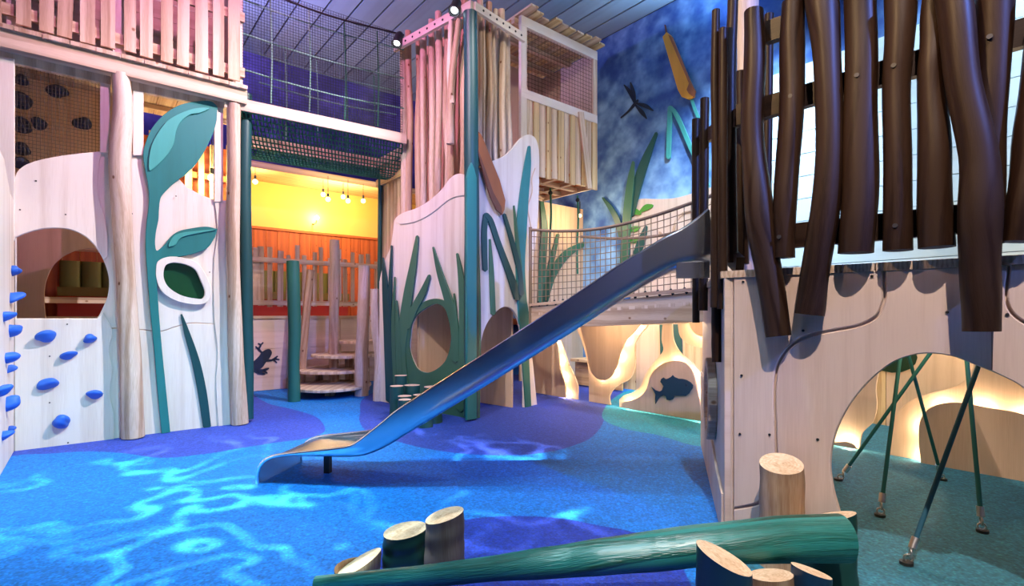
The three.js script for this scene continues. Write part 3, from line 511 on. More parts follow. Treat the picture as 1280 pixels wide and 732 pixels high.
// ---------------------------------------------------------------- central tower
const TOP = TL.uv(590, 6)[1];
{
  const g = thing('play_tower', 'tall square tower of upright sticks above carved white panels with painted reeds', 'play tower', TL.o, 0);
  const lp = (fr, name, geo, mat, label, parent = g) => { geo.applyMatrix4(new THREE.Matrix4().makeRotationY(fr.turn)); return part(parent, name, geo, mat, label); };
  const hole = S([[512, 420], [514, 405], [520, 394], [531, 385], [545, 379], [555, 384], [561, 400], [564, 420], [562, 437], [556, 452], [545, 462], [533, 466], [522, 462], [515, 450], [511, 435]], 5, true);
  const topS = [[474, 352], [479, 330], [488, 308], [491, 290], [494, 273], [503, 266], [520, 260], [537, 250], [553, 235], [563, 222], [572, 217], [580, 218], [588, 226]];
  lp(TL, 'carved_panel', plate(TL, [[474, 506], ...S(topS), [588, 525]], 0.03, 0, [hole]), M.ply);
  lp(TL, 'top_overlay', plate(TL, [...S([[503, 266], [520, 260], [537, 250], [553, 235], [563, 222], [572, 217], [580, 218], [588, 226]]), ...S([[588, 244], [572, 245], [560, 250], [545, 262], [530, 272], [515, 278], [500, 280]]), [496, 276]], 0.014, 0.014), M.ply);
  lp(TL, 'reed_base', plate(TL, [...S([[496, 506], [498, 470], [500, 440], [505, 410], [512, 394], [524, 380], [545, 373], [561, 380], [567, 400], [571, 430]]), [584, 470], [587, 525]], 0.02, 0.02, [hole]), M.reed);
  const rl = [[[505, 480, 5], [501, 440, 5.5], [505, 400, 6], [510, 365, 5.5], [516, 330, 4], [521, 295, 1.5]], [[508, 408, 5], [516, 388, 4.5], [528, 365, 4], [536, 344, 1.5]], [[569, 450, 4], [567, 405, 5], [560, 375, 5], [549, 340, 3.6], [541, 309, 1]], [[576, 510, 6], [578, 450, 6], [579, 400, 5.5], [576, 350, 3.6], [571, 317, 1.3]], [[571, 440, 2], [569, 400, 2], [567, 367, 0.8]], [[487, 500, 5], [484, 420, 4.5], [481, 360, 3.5], [478, 322, 1]], [[485, 430, 2.5], [487, 360, 2], [489, 307, 0.8]], [[493, 480, 2.5], [491, 400, 2], [493, 346, 0.6]], [[500, 490, 3.5], [497, 420, 3], [495, 376, 1]]];
  rl.forEach((r, i) => lp(TL, 'reed', blade(TL, r, 0.016, 0.032 + (i % 3) * 0.002), i === 5 || i === 6 ? M.tealDeep : M.reed));
  // right face
  const door = S([[601, 440], [602, 425], [607, 408], [616, 394], [628, 384], [637, 384], [645, 393], [650, 408], [653, 440], [655, 480]]);
  lp(TR, 'carved_panel', plate(TR, [[592, 524], [592, 222], ...S([[597, 212], [606, 204], [618, 200], [630, 195], [642, 184], [651, 173], [660, 168], [668, 171], [673, 183], [674, 220], [672, 280], [667, 330], [664, 400]]), ...S([[664, 430], [668, 470], [672, 511]]), [655, 513], ...[...door].reverse(), [600, 523]], 0.03, 0), M.ply);
  lp(TR, 'wave_groove', plate(TR, bladePx([[669, 210, 0.6], [665, 222, 0.6], [665, 240, 0.6], [660, 258, 0.6], [662, 275, 0.6], [665, 290, 0.6]]), 0.004, 0.003), M.plyWarm);
  const rr2 = [[[607, 337, 3], [606, 310, 3.4], [606, 285, 3.4], [608, 268, 3.2]], [[608, 268, 3], [613, 274, 3.2], [622, 300, 3.4], [635, 335, 4], [648, 372, 5]], [[652, 368, 3], [650, 340, 3], [641, 303, 2.8], [631, 268, 2]], [[655, 405, 6], [651, 335, 5.5], [652, 290, 6.5], [656, 240, 5.5], [660, 205, 4], [662, 183, 1.5]], [[651, 335, 2], [646, 290, 1.8], [643, 257, 0.8]], [[597, 522, 3], [599, 400, 2.6], [598, 294, 0.8]], [[617, 392, 3], [615, 340, 2.8], [613, 299, 0.9]], [[661, 512, 3.5], [657, 440, 4.5], [656, 400, 6], [650, 350, 4]]];
  rr2.forEach((r, i) => lp(TR, 'reed', blade(TR, r, 0.016, 0.018 + (i % 3) * 0.003), [0, 1, 2].includes(i) ? M.tealDeep : i === 3 ? M.teal : i === 7 ? M.green : M.reed));
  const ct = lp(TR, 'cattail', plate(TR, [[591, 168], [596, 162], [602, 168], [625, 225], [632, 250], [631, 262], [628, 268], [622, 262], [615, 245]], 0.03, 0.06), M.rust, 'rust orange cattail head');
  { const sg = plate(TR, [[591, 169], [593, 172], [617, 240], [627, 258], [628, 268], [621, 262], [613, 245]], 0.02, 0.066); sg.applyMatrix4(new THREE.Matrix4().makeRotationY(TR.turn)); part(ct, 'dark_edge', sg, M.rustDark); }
  // corner posts
  const cp = (px, y0, y1, r0, r1, m, z, name) => { const a = TR.p(px, y0, z), b = TR.p(px + 1, y1, z); lp(TR, name, solidTrunk([a, a.clone().lerp(b, 0.5).add(V3(0.012, 0, 0)), b], [r0, r1, r0]), m); };
  cp(588, 16, 520, 0.075, 0.08, M.tealDeep, 0.0, 'corner_post');
  lp(TR, 'corner_blade', plate(TR, [[584, 525], [584, 222], [587, 210], [590, 203], [593, 210], [596, 222], [596, 523]], 0.03, 0.09), M.teal, 'teal pointed corner blade');
  // top rails with bolt heads
  const eL = TL.uv(498, 61)[0], eR = TR.uv(650, 50)[0];
  lp(TL, 'top_rail', box(-eL + 0.06, 0.09, 0.04, eL / 2 + 0.02, TOP - 0.045, 0.05), M.ply); lp(TR, 'top_rail', box(eR + 0.04, 0.09, 0.04, eR / 2, TOP - 0.045, 0.05), M.ply);
  for (let i = 0; i < 9; i++) { const q = new THREE.CylinderGeometry(0.012, 0.012, 0.006, 10); q.rotateX(Math.PI / 2); q.translate(mix(eL + 0.1, -0.12, i / 8), TOP - 0.045, 0.073); lp(TL, 'bolt', q, M.screw); }
  for (let i = 0; i < 7; i++) { const q = new THREE.CylinderGeometry(0.012, 0.012, 0.006, 10); q.rotateX(Math.PI / 2); q.translate(mix(0.1, eR - 0.06, i / 6), TOP - 0.045, 0.073); lp(TR, 'bolt', q, M.screw); }
  // upright sticks
  const sticks = (fr, xs, y0, y1, m) => xs.forEach((x, i) => { const a = fr.p(x, 300, 0.0), r = rr(0.033, 0.046), top = TOP + rr(0.02, 0.26), pts = []; const lean = rr(-0.03, 0.03); for (let k = 0; k < 6; k++) { const t = k / 5; pts.push(V3(a.x + lean * (t - 0.5) + rr(-0.02, 0.02), mix(y0, top, t), -0.085 - (i % 2) * 0.02 + rr(-0.01, 0.01))); } lp(fr, 'stick', solidTrunk(pts, [r * 1.1, r, r * 0.95, r, r * 0.9], { seg: 10, rings: 18 }), [M.stick, M.log, M.logB][Math.floor(rnd() * 2.7)]); });
  sticks(TL, [504, 514, 522.5, 532, 541, 550, 558, 571], 1.7, 0); sticks(TR, [602, 610, 618, 626.5, 635, 643], 2.2, 0);
  part(g, 'forked_stick', (() => { const q = merge([solidTrunk([TL.p(563, 180, 0.03), TL.p(564, 110, 0.04), TL.p(574, 24, 0.04)], [0.045, 0.04, 0.034], { seg: 10 }), solidTrunk([TL.p(565, 130, 0.035), TL.p(562, 90, 0.045), TL.p(564, 26, 0.045)], [0.036, 0.032, 0.03], { seg: 10 })]); q.applyMatrix4(new THREE.Matrix4().makeRotationY(TL.turn)); return q; })(), M.stick);
  // dark boards inside, floor of the tower, inner walls
  lp(TL, 'inner_board', box(-eL - 0.1, TOP - 2.0, 0.02, eL / 2, (TOP + 2.0) / 2, -0.24), M.plyWarm); lp(TR, 'inner_board', box(eR - 0.1, TOP - 2.2, 0.02, eR / 2 + 0.05, (TOP + 2.2) / 2, -0.24), M.plyWarm);
  lp(TL, 'tower_floor', box(-eL - 0.1, 0.06, 1.0, eL / 2, 1.62, -0.56), M.plyWarm);
  const inn = new THREE.Shape([[eL, 0], [-0.1, 0], [-0.1, 1.55], [eL, 1.55]].map(p => new THREE.Vector2(...p))); inn.holes.push(new THREE.Path(poly(TL, S([[548, 470], [546, 440], [548, 425], [556, 419], [567, 416], [572, 440], [570, 470]], 4, true), -0.75)));
  lp(TL, 'inner_wall', extrude(inn, 0.03, -0.75), M.plyWarm);
  lp(TR, 'inner_wall', box(eR + 0.1, 1.55, 0.03, eR / 2 + 0.14, 0.775, -1.0), M.plyWarm);
  lp(TL, 'inner_post', box(0.16, 1.55, 0.03, TL.uv(527, 430, -0.6)[0], 0.775, -0.6), M.pine);
}
// slatted back side of the tower, running away at its left
{
  const o = TL.w(TL.uv(497, 300)[0] - 0.05, 0, -0.16), fr = new Frame(o, -B.x, -B.z), g = fr.thing('tower_side_wing', 'narrow wing of brown upright planks beside the stick tower', 'slat wall');
  for (let i = 0; i < 7; i++) part(g, 'plank', box(0.085, rr(1.75, 1.9), 0.03, -0.06 - i * 0.1, 2.15, 0), [M.logB, M.pineB, M.logC][i % 3]);
  part(g, 'rail', box(0.75, 0.09, 0.04, -0.36, 2.85, 0.04), M.pineWarm); part(g, 'rail', box(0.8, 0.1, 0.06, -0.36, 3.12, 0.03), M.pine);
  part(g, 'corner_stud', box(0.1, 3.3, 0.08, 0.03, 1.65, 0.0), M.log); part(g, 'ladder_pole', rod(V3(-0.66, 0, 0.05), V3(-0.62, 2.9, 0.05), 0.03, 10), M.reedDark, 'dark green pole');
  const cs = solidTrunk([[505, 55], [505, 120], [506, 200], [507, 290]].map(p => TL.wp(p[0], p[1], -0.07)), [0.05, 0.05, 0.055, 0.05]); wpart(g, 'edge_pole', cs, M.stick);
}
// ---------------------------------------------------------------- high net bridge between playhouse and tower
{
  const a0 = LF.wp(280, 127, 0.06), b0 = at(507, 170, 6.1); b0.y = a0.y;
  const bk = V3(-0.35, 0, -1.15), base = a0.clone().setY(0);
  const g = thing('net_bridge', 'high crossing of green cargo net hung between the playhouse and the stick tower', 'net bridge', base, 0);
  const a1 = a0.clone().add(bk), b1 = b0.clone().add(bk);
  wpart(g, 'front_beam', beam(a0, b0, 0.06, 0.115), M.birch); wpart(g, 'rear_beam', beam(a1, b1, 0.09, 0.13), M.pine);
  const up = 1.25, P = (u, v, w) => a0.clone().lerp(b0, u).addScaledVector(bk, w).add(V3(0, v, 0));
  const fine = (f, nu, nv) => { const L = []; for (let i = 0; i <= nu; i++) L.push(rod(f(i / nu, 0), f(i / nu, 1), 0.0022, 4)); for (let j = 0; j <= nv; j++) L.push(rod(f(0, j / nv), f(1, j / nv), 0.0022, 4)); return merge(L); };
  wpart(g, 'fine_netting', fine((u, v) => P(mix(0.07, 0.98, u), mix(0.06, up, v), 0.02), 62, 40), M.netDark).userData.kind = 'stuff';
  wpart(g, 'fine_netting', fine((u, v) => P(mix(0.07, 0.98, u), mix(0.06, up, v), 1), 50, 30), M.netDark).userData.kind = 'stuff';
  wpart(g, 'floor_netting', (() => { const L = []; const f = (u, w) => P(mix(0.06, 0.98, u), -0.06 - 0.28 * Math.sin(w * Math.PI), w); for (let i = 0; i <= 46; i++) for (let k = 0; k < 8; k++) L.push(rod(f(i / 46, k / 8), f(i / 46, (k + 1) / 8), 0.007, 4)); for (let k = 0; k <= 22; k++) L.push(rod(f(0, k / 22), f(1, k / 22), 0.009, 4)); return merge(L); })(), M.ropeGreen).userData.kind = 'stuff';
  for (const v of [0.36, 0.72, 1.06]) for (const w of [0.03, 1]) wpart(g, 'rope', cable([P(0.06, v + 0.02, w), P(0.3, v - 0.01, w), P(0.6, v - 0.02, w), P(0.99, v + 0.02, w)], 0.009, 6, 20), M.ropePale);
  for (const u of [0.22, 0.42, 0.62, 0.82]) for (const w of [0.03, 1]) wpart(g, 'rope', cable([P(u, 0.1, w), P(u + 0.005, 0.6, w), P(u - 0.004, 1.2, w)], 0.008, 6, 14), u < 0.5 ? M.ropePale : M.ropeGreen);
  wpart(g, 'top_rope', cable([P(0.04, up, 0.02), P(0.5, up - 0.06, 0.02), P(0.99, up, 0.02)], 0.012, 6, 20), M.netDark);
  wpart(g, 'lacing', merge(Array.from({ length: 26 }, (_, i) => rod(P(0.06 + i * 0.036, 0.03, 1), P(0.075 + i * 0.036, -0.1, 1), 0.006, 4))), M.rope);
}
// two small spotlights clamped to the tower's top rail; the upper one projects the water ripples
{
  const gp = (x, y) => TL.wp(x, y, 0.13);
  trackSpot(gp(496, 54), V3(-2.2, 0, -4.2), rgb(0.9, 0.9, 1), 12, 26, { label: 'small black spotlight clamped at the outer end of the tower rail', stemTo: TL.wp(501, 52, 0.02), lens: 14 });
  const pos = gp(568, 13), tgt = V3(-1.35, 0, -3.05);
  trackSpot(pos, tgt, rgb(0.8, 0.9, 1), 6, 14, { label: 'small black spotlight clamped near the tower corner below the sticks', stemTo: TL.wp(566, 8, 0.02), lens: 14 });
}
{
  // ripple projector on the ceiling: a lamp behind an etched metal gobo plate
  const pos = V3(-1.0, 5.25, -2.2), tgt = V3(-1.25, 0, -2.95), dir = tgt.clone().sub(pos).normalize(), q = new THREE.Quaternion().setFromUnitVectors(V3(0, 0, 1), dir);
  const g = thing('ripple_projector', 'black projector with an etched gobo plate throwing water ripples on the floor', 'projector', pos, 0);
  const am = tex(1024, 1024, (x, y) => {
    const u = x / 1024 * 13, v = y / 1024 * 13, wx = u + (fbm(u * 1.1, v * 1.1, 3) - 0.5) * 2.2, wy = v + (fbm(u * 1.1 + 40, v * 1.1 + 11, 3) - 0.5) * 2.2;
    const r1 = Math.abs(fbm(wx * 0.75 + 3, wy * 1.15, 2) - 0.5), r2 = Math.abs(fbm(wx * 1.2 + 30, wy * 0.8 + 8, 2) - 0.5); const pt = smooth(0.42, 0.62, fbm(u * 0.8 + 60, v * 0.8, 2));
    const line = Math.max(1 - smooth(0.002, 0.034, r1), (1 - smooth(0.002, 0.026, r2)) * 0.85) * mix(0.25, 1, pt);
    const e = Math.hypot(x / 512 - 1, y / 512 - 1), o = 1 - line * (1 - smooth(0.34, 0.5, e)); return [o, o, o];
  }, { srgb: false, wrap: THREE.ClampToEdgeWrapping });
  const disc = new THREE.CircleGeometry(0.1, 48); disc.translate(0, 0, 0.12); disc.applyQuaternion(q);
  part(g, 'gobo_plate', disc, new THREE.MeshStandardMaterial({ color: rgb(0.02, 0.02, 0.02), roughness: 0.6, alphaMap: am, transparent: true, side: THREE.DoubleSide }));
  const can = new THREE.LatheGeometry([[0, -0.2], [0.1, -0.2], [0.115, -0.1], [0.115, 0.16], [0.105, 0.16], [0.105, -0.08], [0, -0.08]].map(p => new THREE.Vector2(p[0], p[1])), 28); can.rotateX(Math.PI / 2); can.applyQuaternion(q); part(g, 'housing', can, M.black);
  part(g, 'stem', rod(dir.clone().multiplyScalar(-0.15), V3(0, CEIL - pos.y - 0.01, 0), 0.015, 8), M.black);
  const led = new THREE.SphereGeometry(0.006, 10, 8); part(g, 'lamp', led, glow(20, 24, 30));
  const s = new THREE.SpotLight(rgb(0.75, 0.93, 1), 700, 0, 30 * Math.PI / 180, 0.1, 2); s.position.copy(pos); s.target.position.copy(tgt); s.castShadow = true; s.shadow.radius = 0.04; scene.add(s, s.target);
}
// ---------------------------------------------------------------- lookout box behind the tower
{
  const o = at(674, 300, 7.0), BX = new Frame(o, A.x, A.z);
  const g = BX.thing('lookout_box', 'pine lookout box with wire window, slatted sides and ragged plank roof', 'lookout box');
  const u0 = BX.uv(650, 100)[0], u1 = BX.uv(745, 100)[0], yb = 2.99, ym = BX.uv(650, 114)[1], yt = BX.uv(650, 20)[1], D = 1.15, w = u1 - u0, c = (u0 + u1) / 2;
  part(g, 'stile', box(0.1, yt - yb + 0.3, 0.05, u0 + 0.05, (yt + yb) / 2 - 0.15, 0), M.ply); part(g, 'stile', box(0.09, yt - ym, 0.05, u1 - 0.045, (yt + ym) / 2, 0), M.pine);
  part(g, 'header', box(w, 0.13, 0.055, c, yt - 0.06, 0), M.ply); part(g, 'sill', box(w, 0.12, 0.055, c, ym - 0.02, 0), M.ply);
  const L = []; for (let i = 0; i <= 22; i++) { const u = mix(u0 + 0.1, u1 - 0.09, i / 22); L.push(rod(V3(u, ym, -0.01), V3(u, yt - 0.1, -0.01), 0.003, 4)); } for (let j = 0; j <= 16; j++) { const v = mix(ym, yt - 0.1, j / 16); L.push(rod(V3(u0, v, -0.006), V3(u1, v, -0.006), 0.003, 4)); }
  part(g, 'wire_mesh', merge(L), M.wire).userData.kind = 'stuff';
  for (let i = 0, x = u0 + 0.16; x < u1 - 0.03; i++, x += 0.118) { const q = box(0.085 + (i % 3) * 0.012, ym - yb - 0.06 + (i % 4) * 0.02, 0.025, 0, 0, 0); q.translate(x, (ym - 0.05 + yb) / 2, -0.005 + (i % 2) * 0.012); part(g, 'slat', q, i % 2 ? M.pineWarm : M.pine); }
  const dg = box(0.1, 1.1, 0.025, 0, 0, 0); dg.rotateZ(0.17); dg.translate(BX.uv(729, 185)[0], (ym + yb) / 2 - 0.02, 0.04); part(g, 'brace', dg, M.pine);
  for (let i = 0; i < 4; i++) part(g, 'floor_joist', box(w, 0.06, 0.07, c, yb + 0.05, -0.05 - i * (D - 0.1) / 3), M.pineB);
  for (let i = 0; i < 5; i++) part(g, 'floor_joist', box(0.06, 0.07, D, mix(u0, u1, i / 4), yb + 0.06, -D / 2), M.pineB);
  part(g, 'floor_board', box(w, 0.03, D, c, yb + 0.11, -D / 2), M.orangeWood);
  part(g, 'side_wall', box(0.03, yt - yb, D, u1 - 0.02, (yt + yb) / 2, -D / 2 - 0.03), M.birch); part(g, 'rear_wall', box(w, yt - yb, 0.03, c, (yt + yb) / 2, -D), M.birch);
  for (let i = 0, x = u0 + 0.02; x < u1 + 0.03; i++, x += 0.155) { const q = box(0.125, 0.025, D + [0.12, 0.05, -0.02, 0.1, 0, 0.05, 0.12, 0.06][i % 8] + 0.2, 0, 0, 0); q.translate(x + 0.05, yt + 0.06, -D / 2 + [0.06, 0.03, 0, 0.05][i % 4]); part(g, 'roof_plank', q, i % 2 ? M.pineWarm : M.pineB); }
  for (let i = 0; i < 3; i++) part(g, 'rafter', box(w, 0.08, 0.06, c, yt + 0.005, -0.15 - i * 0.4), M.pine);
  // plywood back wall below with hanging ropes and reeds
  const PW = BX.back(-D - 0.06), pw = PW.thing('plywood_backdrop', 'warm lit plywood wall with green reeds under the lookout box', 'panel wall');
  const p0 = PW.uv(650, 300)[0], p1 = PW.uv(746, 300)[0];
  part(pw, 'panel', box((p1 - p0) / 2 - 0.003, 3.0, 0.03, p0 + (p1 - p0) / 4, 1.5, -0.015), M.plyWarm); part(pw, 'panel', box((p1 - p0) / 2 - 0.003, 3.0, 0.03, p1 - (p1 - p0) / 4, 1.5, -0.015), M.plyWarm);
  part(pw, 'edge_post', box(0.09, 5.0, 0.06, p1 + 0.02, 2.5, 0.02), M.pine);
  for (const r of [[[676, 380, 4], [679, 320, 4.5], [681, 285, 4], [677, 247, 2]], [[681, 378, 4], [688, 335, 3.5], [698, 293, 2]], [[681, 378, 4], [690, 345, 5], [708, 318, 5], [733, 303, 2.5]]]) part(pw, 'reed', blade(PW, r, 0.02, 0.03), M.reed);
  for (const [x, z, where] of [[688, 0.7, 'beside the tower panel'], [722, 0.62, 'over the spreading reed']]) { const u = PW.uv(x, 260, z)[0], rp = thing('hanging_rope', `thin green rope hanging below the lookout box ${where}`, 'rope', PW.w(u, 0, z), 0, 'ropes under the lookout box'); part(rp, 'rope', cable([V3(0, 3.02, 0), V3(0.01, 2.6, 0), V3(-0.01, 2.2, 0.01), V3(0, 1.75, 0)], 0.016, 8, 16), M.ropeGreen); part(rp, 'knot', new THREE.SphereGeometry(0.035, 10, 8).translate(0, 2.95, 0), M.netDark); }
  const l = new THREE.PointLight(rgb(1, 0.72, 0.4), 5, 0, 2); const lp = PW.w((p0 + p1) / 2, 2.75, 0.45); l.position.copy(lp); l.intensity = 1.7; l.castShadow = true; l.shadow.radius = 2; scene.add(l);
  const lf = thing('puck_lamp', 'small warm puck lamp under the lookout box floor', 'lamp', lp, 0); part(lf, 'lamp_globe', new THREE.SphereGeometry(0.03, 12, 10), glow(6, 4, 2)); part(lf, 'stem', rod(V3(0, 0.02, 0), V3(0, 0.24, 0), 0.01, 6), M.black);
}
// ---------------------------------------------------------------- steps of round boards up to the mezzanine
{
  const disc = (px, py, d, rpx, label, legs) => {
    const p = at(px, py, d), r = rpx * d / F, g = thing('round_step', label, 'step', p.clone().setY(0), 0, 'round timber steps');
    const sh = new THREE.Shape(); for (let i = 0; i <= 40; i++) { const a = i / 40 * Math.PI * 2, q = r * (1 + 0.03 * Math.sin(a * 3 + px)); i ? sh.lineTo(Math.cos(a) * q, Math.sin(a) * q) : sh.moveTo(q, 0); }
    const t = extrude(sh, 0.04, 0, 0.006); t.rotateX(-Math.PI / 2); t.translate(0, p.y, 0); part(g, 'tread', t, M.pine);
    for (const [x, z, rad] of legs) part(g, 'leg', rod(V3(x, 0, z), V3(x, p.y - 0.035, z), rad, 12), M.logB);
  };
  disc(414, 480, 7.0, 48, 'lowest broad round timber step just above the blue floor', [[0.02, 0.1, 0.07], [-0.25, -0.25, 0.06], [0.25, -0.25, 0.06]]);
  disc(418, 459.5, 7.35, 46, 'second round timber step behind the green post', [[-0.3, -0.2, 0.06], [0.28, -0.2, 0.06]]);
  disc(432, 441.5, 7.4, 40, 'third round timber step between the peeled posts', [[0.02, -0.1, 0.06], [0.3, 0, 0.05]]);
  disc(450, 425, 7.6, 27, 'small top round timber step against the panelled wall', [[0, 0, 0.06]]);
  const post = (name, label, pts, d, radii, mat, group) => { const P = pts.map(p => at(p[0], p[1], p[2] ?? d)), base = P[P.length - 1].clone().setY(0); P[P.length - 1].y = 0; const g = thing(name, label, 'post', base, 0, group); const t = trunk(P, radii, { seg: 14, rings: 20 }); wpart(g, 'trunk', t.side, mat); wpart(g, 'cut_face', merge([t.cap0, t.cap1]), mat === M.green ? M.green : M.cut); };
  post('green_log_post', 'dark green painted log post at the edge of the round steps', [[366, 326], [368, 400], [367, 460], [368, 500]], 6.45, [0.072, 0.075, 0.07, 0.078], M.green);
  post('slanting_log_post', 'thin slanting peeled log post behind the green post', [[388, 337], [383, 390], [378, 452, 7.2], [376, 480]], 7.2, [0.05, 0.055, 0.06, 0.06], M.logB);
  post('tall_log_post', 'tall round topped peeled log post rising through the steps', [[418, 300], [418.5, 360], [417, 420], [418, 478]], 7.3, [0.07, 0.07, 0.068, 0.07], M.logB);
  post('pale_log_post', 'smooth pale log post standing beside the tower wing', [[455, 332], [454, 400], [452, 450], [452, 490]], 6.9, [0.075, 0.08, 0.085, 0.09], M.log);
  post('crooked_log_post', 'short crooked whitish log post next to the tower reeds', [[468, 361], [469, 410], [474, 440], [473, 498]], 6.5, [0.05, 0.055, 0.065, 0.07], M.stick);
}
// ---------------------------------------------------------------- stumps
function stump(px, pyTop, d, wpx, label, mat, o = {}) {
  const p = at(px, pyTop, d), r = wpx / 2 * d / F, g = thing('log_stump', label, 'stump', p.clone().setY(0), 0, o.group);
  const t = trunk([V3(0, 0, 0), V3(o.lean ?? 0, p.y * 0.5, 0), V3(o.lean ?? 0, p.y, 0)], [r * (o.flare ?? 1.06), r, r], { seg: 22, rings: 12, wob: o.wob ?? 0.05, tilt1: o.tilt ?? [0, 0] });
  part(g, 'trunk', t.side, mat); part(g, 'cut_face', t.cap1, o.cut ?? M.cut, 'pale sawn top');
}
M.logWarm = std(rgb(0.50, 0.35, 0.22), { map: T_LOG, roughness: 0.7 }); M.logDark = std(rgb(0.22, 0.17, 0.14), { map: T_LOG, roughness: 0.7 });
M.greenDeep = std(rgb(0.008, 0.055, 0.042), { map: T_PAINT, roughness: 0.5 }); M.navyGreen = std(rgb(0.006, 0.03, 0.07), { map: T_PAINT, roughness: 0.4 });
M.cutPink = std(rgb(0.78, 0.50, 0.42), { map: T_RING, roughness: 0.7 });
stump(977, 579, 2.25, 50, 'tall peeled stump standing against the platform front', M.logWarm, { tilt: [0.1, -0.25], flare: 1.1 });
stump(1036, 646, 2.08, 58, 'dark green stump standing behind the thick end of the balance log', M.greenDeep, { tilt: [0.25, 0.3] });
stump(905, 697, 1.6, 64, 'navy green stump with slanted pale top in front of the balance log', M.navyGreen, { tilt: [-0.45, -0.1] });
stump(964, 718, 1.74, 52, 'low stump with pale top under the balance log', M.logWarm, { tilt: [0.1, 0.2] });
stump(1014, 713, 1.72, 44, 'low dark sided stump beside the log-bearing green stump', M.navyGreen, { tilt: [-0.3, 0.1] });
stump(447, 704, 2.15, 55, 'very low slanted stump at the thin end of the balance log', M.logWarm, { tilt: [0.55, 0] });
stump(507, 662, 2.25, 54, 'green stump between the very low stump and the brown one', M.greenDeep, { tilt: [0.1, 0] });
stump(556, 643, 2.2, 48, 'brown grey stump with white top behind the balance log', M.logDark, { tilt: [0.25, 0] });
[[501, 469, 5.55, 15, 'rear small green stump in the cluster below the oval tower hole'], [496, 482, 5.3, 17, 'outer tall green stump in the cluster at the tower foot'], [515, 481, 5.4, 19, 'wide green stump in the cluster behind the two front stumps'], [541, 483, 5.2, 22, 'broadest green stump in the cluster beside the slide'], [506, 494.5, 5.15, 17, 'middle green stump in the cluster, behind the front one'], [524, 493, 5.2, 16, 'low pink topped stump in the cluster between two greens'], [506, 499, 4.95, 16, 'front green stump in the cluster, nearest the floor edge'], [531, 500, 5.0, 19, 'low green stump in the cluster tucked against the slide']]
  .forEach(([x, y, d, w, l]) => stump(x, y, d, w, l, M.greenDeep, { cut: M.cutPink, group: 'green stumps at the tower foot' }));
{
  const P = [[1056, 672, 1.9], [990, 672, 1.9], [900, 680, 1.9], [830, 688, 1.91], [760, 694, 1.93], [690, 703, 1.95], [600, 712, 1.97], [500, 722, 2.0], [396, 731, 2.02]].map(p => at(...p));
  const g = thing('balance_log', 'long green painted balance log rising from the floor among the stumps', 'log', P[4].clone().setY(0), 0);
  const t = trunk(P, [0.082, 0.08, 0.072, 0.072, 0.066, 0.058, 0.046, 0.042, 0.036], { seg: 28, rings: 70, wob: 0.11 });
  wpart(g, 'trunk', t.side, std(rgb(0.022, 0.20, 0.17), { map: T_STREAK, roughness: 0.33, bumpMap: T_STREAK, bumpScale: 0.006 })); wpart(g, 'cut_face', merge([t.cap0, t.cap1]), M.greenDeep);
}
